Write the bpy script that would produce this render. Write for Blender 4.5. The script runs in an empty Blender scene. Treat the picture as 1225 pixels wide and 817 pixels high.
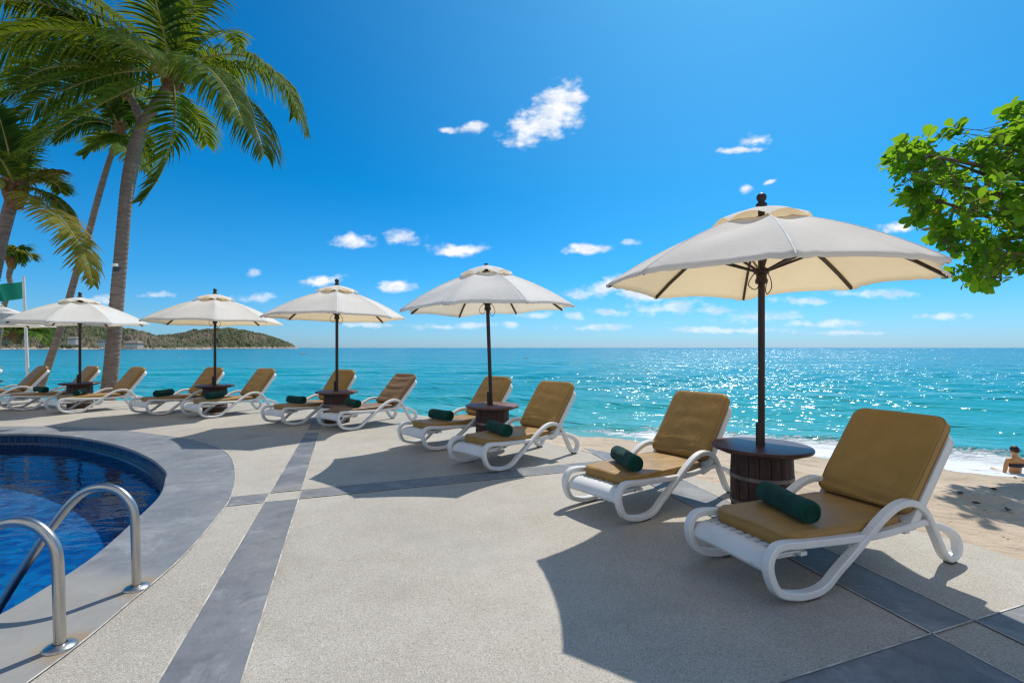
import bpy, bmesh, math, random
import numpy as np
from mathutils import Vector, Matrix
R = math.radians
PI = math.pi
random.seed(7)
scene = bpy.context.scene
COL = scene.collection

# ------------------------------------------------------------------ helpers
def s2l(c):
    return tuple(((v/255)/12.92 if v/255 <= .04045 else ((v/255+.055)/1.055)**2.4) for v in c)

class MB:
    """collects geometry for ONE mesh object"""
    def __init__(self):
        self.v = []; self.f = []; self.m = []; self.uv = None
    def add(self, vs, fs, mi=0):
        o = len(self.v)
        self.v += [tuple(p) for p in vs]
        self.f += [tuple(i+o for i in f) for f in fs]
        self.m += [mi]*len(fs)
    def box(self, c, s, rot=None, mi=0):
        vs = []
        for x in (-.5, .5):
            for y in (-.5, .5):
                for z in (-.5, .5):
                    p = Vector((x*s[0], y*s[1], z*s[2]))
                    if rot is not None: p = rot @ p
                    vs.append(p+Vector(c))
        self.add(vs, [(0,1,3,2),(4,6,7,5),(0,4,5,1),(2,3,7,6),(0,2,6,4),(1,5,7,3)], mi)
    def tube(self, pts, rad, n=8, cap=True, mi=0, flat=1.0):
        pts = [Vector(p) for p in pts]
        if not hasattr(rad, '__len__'): rad = [rad]*len(pts)
        vs = []; fs = []
        ref = None
        for i, p in enumerate(pts):
            t = (pts[min(i+1, len(pts)-1)]-pts[max(i-1, 0)]).normalized()
            if ref is None:
                ref = Vector((0,0,1)) if abs(t.z) < .9 else Vector((1,0,0))
            a = t.cross(ref).normalized(); b = a.cross(t).normalized(); ref = b
            for k in range(n):
                an = 2*PI*k/n
                vs.append(p+(a*math.cos(an)+b*math.sin(an)*flat)*rad[i])
        for i in range(len(pts)-1):
            for k in range(n):
                fs.append((i*n+k, i*n+(k+1)%n, (i+1)*n+(k+1)%n, (i+1)*n+k))
        if cap:
            fs.append(tuple(range(n-1, -1, -1)))
            fs.append(tuple((len(pts)-1)*n+k for k in range(n)))
        self.add(vs, fs, mi)
    def lathe(self, prof, n=24, c=(0,0,0), mi=0, cap=True):
        vs = []; fs = []
        for r, z in prof:
            for k in range(n):
                an = 2*PI*k/n
                vs.append((c[0]+r*math.cos(an), c[1]+r*math.sin(an), c[2]+z))
        for i in range(len(prof)-1):
            for k in range(n):
                fs.append((i*n+k, i*n+(k+1)%n, (i+1)*n+(k+1)%n, (i+1)*n+k))
        if cap:
            fs.append(tuple(range(n-1, -1, -1)))
            fs.append(tuple((len(prof)-1)*n+k for k in range(n)))
        self.add(vs, fs, mi)
    def build(self, name, mats, parent=None, smooth=False, bevel=0, angle=None):
        me = bpy.data.meshes.new(name)
        me.from_pydata(self.v, [], self.f)
        if not isinstance(mats, (list, tuple)): mats = [mats]
        for m in mats: me.materials.append(m)
        me.polygons.foreach_set('material_index', self.m)
        if smooth: me.polygons.foreach_set('use_smooth', [True]*len(self.f))
        me.validate(); me.update()
        if smooth and angle: me.set_sharp_from_angle(angle=R(angle))
        o = bpy.data.objects.new(name, me); COL.objects.link(o)
        if parent: o.parent = parent
        if bevel:
            b = o.modifiers.new('bevel', 'BEVEL'); b.width = bevel; b.segments = 2; b.limit_method = 'ANGLE'
        return o

def tag(o, label=None, cat=None, group=None, kind=None):
    if label: o['label'] = label
    if cat: o['category'] = cat
    if group: o['group'] = group
    if kind: o['kind'] = kind
    return o
def empty(name, loc, rz=0, rot=None):
    o = bpy.data.objects.new(name, None); COL.objects.link(o)
    o.location = loc; o.rotation_euler = rot if rot else (0,0,rz); o.empty_display_size = .2
    return o
KIDS = {}
def copy_tree(o, parent=None):
    c = o.copy(); COL.objects.link(c)
    if parent: c.parent = parent
    for ch in list(o.children): copy_tree(ch, c)
    return c
def catmull(pts, n=6, closed=False):
    P = [np.array(p, float) for p in pts]; out = []
    m = len(P); rng = range(m if closed else m-1)
    for i in rng:
        if closed: p0, p1, p2, p3 = P[(i-1) % m], P[i], P[(i+1) % m], P[(i+2) % m]
        else: p0, p1, p2, p3 = P[max(i-1,0)], P[i], P[i+1], P[min(i+2,m-1)]
        for k in range(n):
            t = k/n
            out.append(.5*((2*p1)+(-p0+p2)*t+(2*p0-5*p1+4*p2-p3)*t*t+(-p0+3*p1-3*p2+p3)*t**3))
    if not closed: out.append(P[-1])
    return out
# photo pixel (1225 wide) -> world point at distance Y from the camera: only used to measure the place
F = 584.0; EYE = 1.4
def at(px, py, Y): return Vector(((px-612.5)/F*Y, Y, EYE-(py-416)/F*Y))
def gnd(px, py, z=0):
    Y = (EYE-z)*F/(py-416); return Vector(((px-612.5)/F*Y, Y, z))

# ------------------------------------------------------------------ materials
class NT:
    def __init__(self, name):
        self.m = bpy.data.materials.new(name); self.m.use_nodes = True
        self.t = self.m.node_tree; self.n = self.t.nodes; self.l = self.t.links
        self.b = self.n['Principled BSDF']; self.out = self.n['Material Output']
        self.tc = None
    def co(self, kind='Object', scale=(1,1,1)):
        if not self.tc: self.tc = self.n.new('ShaderNodeTexCoord')
        mp = self.n.new('ShaderNodeMapping'); mp.inputs['Scale'].default_value = scale
        self.l.new(self.tc.outputs[kind], mp.inputs[0]); return mp.outputs[0]
    def rco(self, deg, scale):            # turned, then stretched coordinates
        v = self.co('Object'); v.node.inputs['Rotation'].default_value = (0, 0, R(deg))
        mp = self.n.new('ShaderNodeMapping'); mp.inputs['Scale'].default_value = scale
        self.l.new(v, mp.inputs[0]); return mp.outputs[0]
    def noise(self, co, scale, detail=4, rough=.55, dist=0):
        n = self.n.new('ShaderNodeTexNoise'); n.inputs['Scale'].default_value = scale
        n.inputs['Detail'].default_value = detail; n.inputs['Roughness'].default_value = rough
        n.inputs['Distortion'].default_value = dist
        if co is not None: self.l.new(co, n.inputs['Vector'])
        return n.outputs['Fac']
    def vor(self, co, scale, out='Color', feature='F1', rnd=1):
        n = self.n.new('ShaderNodeTexVoronoi'); n.inputs['Scale'].default_value = scale; n.feature = feature
        n.inputs['Randomness'].default_value = rnd
        self.l.new(co, n.inputs['Vector']); return n.outputs[out]
    def ramp(self, fac, stops, interp='LINEAR'):
        n = self.n.new('ShaderNodeValToRGB'); e = n.color_ramp; e.interpolation = interp
        while len(e.elements) < len(stops): e.elements.new(.5)
        for el, (p, c) in zip(e.elements, stops):
            el.position = p; el.color = (*c, 1) if len(c) == 3 else c
        self.l.new(fac, n.inputs[0]); return n.outputs[0]
    def g(self, fac, a, b, x=0., y=1.):   # grey ramp
        n = self.n.new('ShaderNodeMapRange'); n.inputs[1].default_value = a; n.inputs[2].default_value = b
        n.inputs[3].default_value = x; n.inputs[4].default_value = y; n.interpolation_type = 'SMOOTHSTEP'
        self.l.new(fac, n.inputs[0]); return n.outputs[0]
    def mix(self, fac, a, b, mode='MIX'):
        n = self.n.new('ShaderNodeMix'); n.data_type = 'RGBA'; n.blend_type = mode
        for s, v in ((0, fac), (6, a), (7, b)):
            if hasattr(v, 'links') or hasattr(v, 'is_linked'): self.l.new(v, n.inputs[s])
            elif isinstance(v, (int, float)): n.inputs[s].default_value = v
            else: n.inputs[s].default_value = (*v, 1)
        return n.outputs[2]
    def math(self, op, a, b=0.):
        n = self.n.new('ShaderNodeMath'); n.operation = op
        for i, v in enumerate((a, b)):
            if isinstance(v, (int, float)): n.inputs[i].default_value = v
            else: self.l.new(v, n.inputs[i])
        return n.outputs[0]
    def bump(self, h, strength=.3, dist=.01, prev=None):
        n = self.n.new('ShaderNodeBump'); n.inputs['Strength'].default_value = strength
        n.inputs['Distance'].default_value = dist
        self.l.new(h, n.inputs['Height'])
        if prev is not None: self.l.new(prev, n.inputs['Normal'])
        self.l.new(n.outputs[0], self.b.inputs['Normal']); return n.outputs[0]
    def set(self, color=None, rough=None, spec=None, metal=None, sheen=None):
        if color is not None:
            if isinstance(color, tuple): self.b.inputs['Base Color'].default_value = (*color, 1)
            else: self.l.new(color, self.b.inputs['Base Color'])
        if rough is not None:
            if isinstance(rough, (int, float)): self.b.inputs['Roughness'].default_value = rough
            else: self.l.new(rough, self.b.inputs['Roughness'])
        if spec is not None: self.b.inputs['Specular IOR Level'].default_value = spec
        if metal is not None: self.b.inputs['Metallic'].default_value = metal
        if sheen is not None: self.b.inputs['Sheen Weight'].default_value = sheen
        return self
    def translucent(self, color, w, normal=None):
        t = self.n.new('ShaderNodeBsdfTranslucent')
        if isinstance(color, tuple): t.inputs[0].default_value = (*color, 1)
        else: self.l.new(color, t.inputs[0])
        mx = self.n.new('ShaderNodeMixShader'); mx.inputs[0].default_value = w
        self.l.new(self.b.outputs[0], mx.inputs[1]); self.l.new(t.outputs[0], mx.inputs[2])
        self.l.new(mx.outputs[0], self.out.inputs[0]); return self

def mat_pebble():
    t = NT('pebble_wash'); c = t.co()
    big = t.noise(c, .55, 6, .6); mid = t.noise(c, 3.5, 5, .65)
    base = t.ramp(big, [(.25, (.32,.285,.235)), (.5, (.415,.375,.315)), (.75, (.50,.46,.40))])
    base = t.mix(t.g(mid, .35, .75, 0, .35), base, (.30,.265,.205))
    sp = t.vor(c, 240)                                  # single pebbles
    sep = t.n.new('ShaderNodeSeparateColor'); t.l.new(sp, sep.inputs[0])
    base = t.mix(t.g(sep.outputs[0], .80, .92, 0, .6), base, (.16,.14,.115))
    base = t.mix(t.g(sep.outputs[1], .66, .9, 0, .5), base, (.66,.62,.56))
    stain = t.noise(c, 1.1, 3, .5, .6)
    base = t.mix(t.g(stain, .55, .75, 0, .38), base, (.24,.205,.165))
    st2 = t.noise(c, .33, 5, .65, 1.0); base = t.mix(t.g(st2, .5, .68, 0, .4), base, (.30,.285,.26))
    t.set(base, .75, .3)
    t.bump(t.vor(c, 240, 'Distance'), .45, .003); return t.m
def mat_slate(name='slate', a=(.118,.124,.137), b=(.205,.212,.226), eff=.5):
    t = NT(name); c = t.co()
    n1 = t.noise(c, 1.3, 7, .65, .3); n2 = t.noise(c, 9, 6, .7)
    col = t.ramp(n1, [(.3, a), (.7, b)])
    col = t.mix(t.g(n2, .45, .75, 0, .5), col, tuple(v*.7 for v in a))
    n3 = t.noise(c, 2.3, 9, .72, .9)
    col = t.mix(t.g(n3, .47, .72, 0, eff), col, (.40,.41,.42))
    n5 = t.noise(c, 1.9, 8, .75, 1.5); col = t.mix(t.g(n5, .60, .72, 0, eff*1.1), col, (.52,.51,.48))
    n6 = t.noise(c, .75, 5, .65); col = t.mix(t.g(n6, .48, .68, 0, .5), col, (.27,.25,.22))
    n7 = t.noise(c, 3.1, 6, .7, .8); col = t.mix(t.g(n7, .52, .7, 0, .45), col, (.085,.09,.10))   # lime bloom
    if name == 'coping_stone':            # worn, sandy corner and rust round the ladder feet
        sx = t.n.new('ShaderNodeSeparateXYZ'); t.l.new(c, sx.inputs[0])
        lim = t.math('ADD', sx.outputs[1], t.math('MULTIPLY', n1, .7))
        col = t.mix(t.g(lim, 3.45, 3.25, 0, .6), col, (.34,.315,.275))
        for (px_, py_) in ((-2.16,2.86), (-2.08,2.29)):
            dn = t.n.new('ShaderNodeVectorMath'); dn.operation = 'DISTANCE'; t.l.new(c, dn.inputs[0]); dn.inputs[1].default_value = (px_, py_, 0)
            rr_ = t.math('ADD', dn.outputs['Value'], t.math('MULTIPLY', n2, .16))
            col = t.mix(t.g(rr_, .26, .13, 0, .65), col, (.30,.19,.085))
    n4 = t.noise(c, 140, 3, .7)
    col = t.mix(t.g(n4, .5, .8, 0, .3), col, (.34,.35,.37))
    t.set(col, t.g(n1, .3, .7, .5, .68), .35)
    t.bump(n4, .25, .003, t.bump(n2, .2, .006)); return t.m
def mat_plain(name, col, rough=.5, spec=.5, var=.12, vs=6, bumpS=0, bs=60, metal=0):
    t = NT(name); c = t.co()
    n = t.noise(c, vs, 5, .6)
    cc = t.mix(t.g(n, .3, .7), tuple(v*(1-var) for v in col), tuple(min(1, v*(1+var)) for v in col))
    t.set(cc, rough, spec, metal)
    if bumpS: t.bump(t.noise(c, bs, 4), bumpS, .004)
    return t.m
def mat_wood(name, a, b, grain=(3,3,28), rough=.45, worn=None):
    t = NT(name); c = t.co(scale=grain)
    n = t.noise(c, 3, 7, .7, .4)
    col = t.ramp(n, [(.3, a), (.62, b)])
    if worn:
        c2 = t.co(); w = t.noise(c2, 14, 7, .75, .5)
        col = t.mix(t.g(w, .55, .72, 0, .75), col, worn)
    t.set(col, rough, .4); t.bump(n, .3, .004); return t.m

M = {}
M['pebble'] = mat_pebble()
M['slate'] = mat_slate()
M['coping'] = mat_slate('coping_stone', (.155,.165,.178), (.24,.25,.262), .5)
M['slate_dark'] = M['slate']
M['joint'] = mat_plain('grout', (.47,.44,.39), .8, .3, .35, 9, .4, 80)
def mat_resin():
    t = NT('white_resin'); c = t.co()
    n = t.noise(c, 5, 6, .65); n2 = t.noise(c, 28, 5, .7)
    col = t.mix(t.g(n, .45, .8, 0, .4), (.70,.70,.69), (.54,.53,.50))
    col = t.mix(t.g(n2, .56, .74, 0, .5), col, (.36,.33,.28))
    t.set(col, t.g(n, .3, .7, .32, .5), .45); t.bump(t.noise(c, 45, 3), .08, .003); return t.m
M['resin'] = mat_resin()
M['groove'] = mat_plain('groove_shade', (.30,.31,.31), .6)
M['rubber'] = mat_plain('rubber_pad', (.09,.08,.065), .8, .2)
def mat_cushion(name, col, hi):
    t = NT(name); c = t.co()
    n = t.noise(c, 4, 5, .6, .5); w = t.noise(t.co(scale=(3,14,5)), 1.6, 4, .55, .8)
    cc = t.mix(t.g(n, .35, .75), col, hi)
    t.set(cc, t.g(n, .3, .7, .40, .54), .4); t.b.inputs['Sheen Weight'].default_value = .05
    t.bump(w, .22, .03); return t.m
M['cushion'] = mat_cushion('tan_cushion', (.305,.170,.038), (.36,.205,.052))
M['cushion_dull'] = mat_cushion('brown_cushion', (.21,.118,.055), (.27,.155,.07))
def mat_towel():
    t = NT('green_terry'); c = t.co()
    n = t.noise(c, 240, 3, .7); n2 = t.noise(c, 12, 4)
    t.set(t.mix(t.g(n2, .3, .7), (.003,.040,.032), (.006,.062,.048)), .95, .15, sheen=.08)
    t.bump(n, .6, .004, t.bump(n2, .35, .02)); return t.m
M['towel'] = mat_towel()
M['pole'] = mat_wood('dark_pole_wood', (.018,.010,.008), (.045,.022,.017), (6,6,1), .4)
M['top'] = mat_wood('table_top_wood', (.030,.011,.009), (.085,.030,.022), (2,14,2), .36)
M['top_worn'] = mat_wood('worn_table_top', (.07,.028,.022), (.17,.085,.065), (2,14,2), .5, (.26,.19,.15))
M['stave'] = mat_wood('barrel_staves', (.022,.009,.007), (.075,.030,.020), (9,9,1.2), .6, (.17,.085,.055))
M['hoop'] = mat_plain('hoop_metal', (.20,.16,.14), .55, .5, .3, 12, .2, metal=.4)
def mat_canvas(name, top, under, w):
    t = NT(name); c = t.co()
    n = t.noise(c, 2.2, 6, .65, .4); n2 = t.noise(c, 9, 4, .6, .6)
    col = t.mix(t.g(n, .42, .8, 0, .45), top, tuple(v*.82 for v in top))
    t.set(col, .85, .2)
    t.bump(n2, .14, .03)
    tr = t.mix(t.g(n, .4, .8, 0, .3), under, tuple(v*.8 for v in under))
    t.translucent(tr, w); return t.m
M['canvas'] = mat_canvas('cream_canvas', (.89,.87,.83), (.92,.66,.33), .36)
M['canvas_pale'] = mat_canvas('pale_canvas', (.88,.88,.87), (.88,.72,.50), .34)
M['seam'] = mat_plain('canvas_seam', (.78,.77,.74), .85, .2)
M['cord'] = mat_plain('cord_black', (.03,.025,.02), .8, .2)
def mat_steel():
    t = NT('stainless_steel'); c = t.co()
    n = t.noise(c, 5, 6, .7); n2 = t.noise(c, 60, 4, .7)
    t.set(t.mix(t.g(n, .45, .8, 0, .6), (.52,.50,.47), (.33,.265,.20)), t.g(n, .3, .7, .26, .36), .5, 1.0); return t.m
M['steel'] = mat_steel()
def mat_sand():
    t = NT('beach_sand'); c = t.co()
    n = t.noise(c, .8, 6, .6); f = t.noise(c, 260, 3, .8); m = t.noise(c, 5.5, 6, .62, .4)
    col = t.ramp(n, [(.3, (.46,.365,.265)), (.7, (.59,.48,.36))])
    col = t.mix(t.g(f, .52, .75, 0, .35), col, (.26,.17,.09))
    sp = t.vor(c, 26); sep = t.n.new('ShaderNodeSeparateColor'); t.l.new(sp, sep.inputs[0])
    d = t.vor(c, 26, 'Distance')
    grit = t.math('MULTIPLY', t.g(sep.outputs[0], .975, .985), t.g(d, .32, .18))
    col = t.mix(grit, col, (.12,.075,.045))
    at_ = t.n.new('ShaderNodeAttribute'); at_.attribute_name = 'wet'
    col = t.mix(at_.outputs['Fac'], col, (.38,.275,.17))
    t.set(col, t.g(at_.outputs['Fac'], 0, 1, .95, .35), .25)
    t.bump(f, .4, .005, t.bump(m, .9, .07)); return t.m
M['sand'] = mat_sand()
def mat_sea():
    t = NT('sea_water'); c = t.co()
    a = t.n.new('ShaderNodeAttribute'); a.attribute_name = 'shore'; sh = a.outputs['Fac']
    fo = t.n.new('ShaderNodeAttribute'); fo.attribute_name = 'foam'
    # bottom colour showing through: pale over the sand, turquoise, then deep
    col = t.ramp(sh, [(0, (.44,.47,.36)), (.13, (.26,.43,.37)), (.24, (.055,.37,.36)), (.42, (.004,.30,.30)), (.62, (.0,.21,.255)), (1, (.0,.13,.20))])
    pat = t.noise(t.co(scale=(.025,.09,1)), 1, 5, .6, .5)
    col = t.mix(t.g(pat, .42, .68, 0, .5), col, (.0,.20,.27))
    w1 = t.noise(t.rco(33, (.5,1.15,1)), .55, 2, .5, .3)
    w2 = t.noise(t.rco(33, (.5,1.25,1)), 2.3, 1, .5, .3)
    w3 = t.noise(t.rco(33, (.06,.16,1)), 1, 4, .55)
    col = t.mix(t.g(w1, .5, .8, 0, .35), col, (.03,.34,.34))
    foamn = t.noise(t.co(scale=(1,1.7,1)), 1.7, 9, .72, 1.2)
    fm = t.math('ADD', fo.outputs['Fac'], t.math('MULTIPLY', t.math('SUBTRACT', foamn, .5), 1.5))
    fmask = t.g(fm, .42, .68)
    caps = t.noise(t.co(scale=(.16,.55,1)), 1, 6, .7, .3)
    capm = t.math('MULTIPLY', t.g(caps, .735, .79), t.g(sh, .3, .5))
    fmask = t.math('MAXIMUM', fmask, t.math('MULTIPLY', capm, .7))
    col = t.mix(fmask, col, (.80,.83,.84))
    t.set(col, t.math('ADD', t.g(sh, .2, 1, .15, .19), t.math('MULTIPLY', fmask, .6)), .4)
    t.b.inputs['IOR'].default_value = 1.33
    gust = t.noise(t.co(scale=(.035,.16,1)), 1, 5, .62, .4); gs = t.g(gust, .36, .64, .25, 1.)
    b = t.bump(w3, .8, 1.0); b = t.bump(t.math('MULTIPLY', w1, gs), 1.0, .70, b); b = t.bump(t.math('MULTIPLY', w2, gs), 1.0, .26, b)
    t.bump(t.math('MULTIPLY', fmask, foamn), .7, .12, b)
    return t.m
M['sea'] = mat_sea()
def mat_pool_water():
    t = NT('pool_water'); c = t.co()
    t.n.remove(t.b)
    tr = t.n.new('ShaderNodeBsdfTransparent'); tr.inputs[0].default_value = (.40,.68,.92,1)
    gl = t.n.new('ShaderNodeBsdfGlossy'); gl.inputs['Roughness'].default_value = .015; gl.inputs[0].default_value = (.42,.55,.74,1)
    fr = t.n.new('ShaderNodeFresnel'); fr.inputs[0].default_value = 1.2
    mx = t.n.new('ShaderNodeMixShader')
    bm = t.n.new('ShaderNodeBump'); bm.inputs['Strength'].default_value = .32; bm.inputs['Distance'].default_value = .02
    n = t.noise(t.co(scale=(1,1.8,1)), 3.2, 3, .45, .4)
    t.l.new(n, bm.inputs['Height'])
    t.l.new(bm.outputs[0], gl.inputs['Normal']); t.l.new(bm.outputs[0], fr.inputs['Normal'])
    t.l.new(fr.outputs[0], mx.inputs[0]); t.l.new(tr.outputs[0], mx.inputs[1]); t.l.new(gl.outputs[0], mx.inputs[2])
    t.l.new(mx.outputs[0], t.out.inputs[0]); return t.m
M['pool_water'] = mat_pool_water()
def mat_tiles(name, w, h, uv):
    t = NT(name); c = t.co('UV' if uv else 'Object')
    b = t.n.new('ShaderNodeTexBrick'); t.l.new(c, b.inputs['Vector'])
    b.offset = 0; b.inputs['Scale'].default_value = 1
    b.inputs['Brick Width'].default_value = w; b.inputs['Row Height'].default_value = h
    b.inputs['Mortar Size'].default_value = .007; b.inputs['Bias'].default_value = -.1
    b.inputs['Color1'].default_value = (.010,.16,.34,1); b.inputs['Color2'].default_value = (.035,.36,.56,1)
    b.inputs['Mortar'].default_value = (.10,.16,.22,1)
    col = b.outputs[0]
    if not uv:
        n = t.noise(t.co(), 1.1, 3); col = t.mix(t.g(n, .4, .7, 0, .4), col, (.004,.075,.22))
        v = t.vor(t.co(), 9); sep = t.n.new('ShaderNodeSeparateColor'); t.l.new(v, sep.inputs[0])
        col = t.mix(t.g(sep.outputs[0], .7, .9, 0, .7), col, (.02,.34,.44))
    t.set(col, .2, .4); t.bump(b.outputs['Fac'], -.3, .003); return t.m
M['wall_tile'] = mat_tiles('pool_wall_tile', .10, .12, True)
_b = [n_ for n_ in M['wall_tile'].node_tree.nodes if n_.type == 'TEX_BRICK'][0]
_b.inputs['Color1'].default_value = (.004,.022,.065,1); _b.inputs['Color2'].default_value = (.010,.05,.13,1); _b.inputs['Mortar'].default_value = (.05,.07,.09,1)
M['floor_tile'] = mat_tiles('pool_floor_tile', .11, .11, False)
def mat_trunk(name, a, b):
    t = NT(name); c = t.co(); c2 = t.co(scale=(1,1,5))
    n = t.noise(c2, 3.0, 6, .65, .4); n2 = t.noise(c, 26, 5, .7)
    col = t.ramp(n, [(.3, a), (.7, b)])
    col = t.mix(t.g(n2, .52, .72, 0, .5), col, tuple(v*.4 for v in a))
    t.set(col, .9, .15); t.bump(n2, .6, .02, t.bump(n, .6, .05)); return t.m
M['trunk'] = mat_trunk('palm_bark', (.17,.13,.11), (.31,.255,.22))
M['bark'] = mat_trunk('tree_bark', (.12,.085,.06), (.22,.16,.12))
M['midrib'] = mat_plain('frond_midrib', (.26,.22,.05), .55, .4, .3, 2)
M['fibre'] = mat_plain('palm_fibre', (.20,.11,.055), .9, .1, .5, 14, .8, 40)
M['nut'] = mat_plain('green_coconut', (.19,.20,.035), .4, .5, .4, 5)
def mat_leaf(name, a, b, tr, w, dry=None, dryat=.66, rough=.6, scale=1.4):
    t = NT(name); c = t.co(); n = t.noise(c, scale, 4, .7)
    col = t.mix(t.g(n, .3, .7), a, b)
    if dry:
        n2 = t.noise(c, 2.3, 4, .7); col = t.mix(t.g(n2, dryat, dryat+.12, 0, .85), col, dry)
    t.set(col, rough, .22); t.translucent(t.mix(.5, col, tr), w); return t.m
def mat_frond(name, stops, w):
    t = NT(name); a = t.n.new('ShaderNodeAttribute'); a.attribute_name = 'leafv'
    col = t.ramp(a.outputs['Fac'], stops); t.set(col, .75, .1)
    t.translucent(t.mix(.55, col, (.38,.44,.015)), w); return t.m
M['frond'] = mat_frond('palm_leaf', [(0, (.012,.040,.010)), (.42, (.038,.095,.013)), (.72, (.11,.185,.018)), (.92, (.26,.27,.035)), (1, (.30,.20,.07))], .40)
M['frond_dry'] = mat_frond('palm_leaf_dry', [(0, (.04,.06,.012)), (.35, (.11,.14,.02)), (.65, (.22,.20,.035)), (1, (.32,.19,.08))], .38)
def mat_almond():
    t = NT('almond_leaf'); a = t.n.new('ShaderNodeAttribute'); a.attribute_name = 'leafv'
    col = t.ramp(a.outputs['Fac'], [(0, (.018,.075,.012)), (.42, (.05,.165,.018)), (.86, (.17,.32,.026)), (.95, (.33,.33,.03)), (1, (.36,.20,.03))])
    t.set(col, .6, .15); t.translucent(t.mix(.6, col, (.42,.72,.02)), .58); return t.m
M['almond'] = mat_almond()
M['flag'] = mat_leaf('flag_cloth', (.006,.15,.10), (.01,.19,.13), (.02,.3,.2), .3, rough=.8)
M['white_paint'] = mat_plain('white_paint', (.72,.73,.72), .4, .5, .1)
M['dark_plastic'] = mat_plain('dark_plastic', (.03,.03,.035), .4)
M['glass_dark'] = mat_plain('window_glass', (.05,.07,.09), .1, .6)
M['roof'] = mat_plain('roof_tile', (.25,.20,.17), .8, .2, .3, .4)
M['plaster'] = mat_plain('house_plaster', (.52,.50,.46), .85, .2, .1, .3)
M['skin'] = mat_plain('skin', (.55,.26,.10), .5, .4, .14, 9)
M['hair'] = mat_plain('hair', (.035,.014,.010), .55, .4, .4, 30)
M['bikini'] = mat_plain('dark_swimwear', (.035,.03,.05), .7, .2, .6, 60)
M['deadleaf'] = mat_plain('dead_leaf', (.13,.055,.025), .7, .3, .4, 20)
def mat_hill():
    t = NT('hill_scrub'); c = t.co(scale=(1,1,1))
    n = t.noise(c, .012, 6, .65); v = t.noise(c, .075, 5, .65); nn = t.noise(c, .035, 5, .65, .5)
    col = t.ramp(v, [(.3, (.035,.055,.028)), (.5, (.075,.092,.04)), (.7, (.14,.13,.075))])
    col = t.mix(t.g(n, .42, .62, 0, .85), col, (.185,.145,.11))
    col = t.mix(t.g(nn, .60, .75, 0, .7), col, (.085,.19,.04))
    a = t.n.new('ShaderNodeAttribute'); a.attribute_name = 'rock'
    rk = t.mix(t.g(v, .35, .65), (.20,.165,.13), (.50,.42,.33))
    col = t.mix(a.outputs['Fac'], col, rk)
    t.set(col, .95, .1); return t.m
M['hill'] = mat_hill()
M['boat_hull'] = mat_plain('boat_gelcoat', (.78,.79,.80), .3, .5, .05)

# ------------------------------------------------------------------ world, sun, camera
SUN_AZ, SUN_EL = 28.5, 53.0
w = bpy.data.worlds.new('World'); scene.world = w; w.use_nodes = True
nt = w.node_tree; N = nt.nodes; L = nt.links
bg = N['Background']; bg.inputs[1].default_value = .118
sky = N.new('ShaderNodeTexSky'); sky.sky_type = 'NISHITA'; sky.sun_disc = False
sky.sun_elevation = R(SUN_EL); sky.sun_rotation = R(SUN_AZ)
sky.air_density = 1.0; sky.dust_density = .35; sky.ozone_density = 3.2; sky.altitude = 0
hsv = N.new('ShaderNodeHueSaturation'); hsv.inputs['Saturation'].default_value = 1.28; hsv.inputs['Hue'].default_value = .488
hsv.inputs['Saturation'].default_value = 1.0; hsv.inputs['Hue'].default_value = .5
L.new(sky.outputs[0], hsv.inputs['Color'])
tc = N.new('ShaderNodeTexCoord'); sep = N.new('ShaderNodeSeparateXYZ'); L.new(tc.outputs['Generated'], sep.inputs[0])
def wm(op, a, b=0., c=0.):
    n = N.new('ShaderNodeMath'); n.operation = op
    for i, v in enumerate((a, b, c)):
        if isinstance(v, (int, float)): n.inputs[i].default_value = v
        else: L.new(v, n.inputs[i])
    return n.outputs[0]
# this hazy tropical sky is bluer towards the horizon and paler on the sun's side than the clear-air model
rmp = N.new('ShaderNodeValToRGB'); els = rmp.color_ramp.elements
TINT = [(0, (.42,.70,1.18)), (.05, (.33,.72,1.14)), (.13, (.15,.70,1.10)), (.30, (.02,.63,1.0)), (.6, (.01,.58,.95)), (1, (.10,.60,1.0))]
while len(els) < len(TINT): els.new(.5)
for el_, (p_, c_) in zip(els, TINT): el_.position = p_; el_.color = (*c_, 1)
L.new(sep.outputs[2], rmp.inputs[0])
dsun = N.new('ShaderNodeVectorMath'); dsun.operation = 'DOT_PRODUCT'; L.new(tc.outputs['Generated'], dsun.inputs[0])
dsun.inputs[1].default_value = (math.sin(R(SUN_AZ))*math.cos(R(SUN_EL)), math.cos(R(SUN_AZ))*math.cos(R(SUN_EL)), math.sin(R(SUN_EL)))
glow = N.new('ShaderNodeMapRange'); glow.interpolation_type = 'SMOOTHSTEP'; L.new(dsun.outputs['Value'], glow.inputs[0])
for i_, v_ in ((1,.62),(2,1.12),(3,0),(4,1)): glow.inputs[i_].default_value = v_
tmx = N.new('ShaderNodeMix'); tmx.data_type = 'RGBA'; L.new(glow.outputs[0], tmx.inputs[0]); L.new(rmp.outputs[0], tmx.inputs[6]); tmx.inputs[7].default_value = (.40,1.12,1.30,1)
tml = N.new('ShaderNodeMix'); tml.data_type = 'RGBA'; tml.blend_type = 'MULTIPLY'; tml.inputs[0].default_value = 1
L.new(hsv.outputs[0], tml.inputs[6]); L.new(tmx.outputs[2], tml.inputs[7])
yy = wm('MAXIMUM', sep.outputs[1], .02)
u = wm('DIVIDE', sep.outputs[0], yy); v = wm('DIVIDE', sep.outputs[2], yy)
cmb = N.new('ShaderNodeCombineXYZ'); L.new(u, cmb.inputs[0]); L.new(v, cmb.inputs[1])
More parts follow.
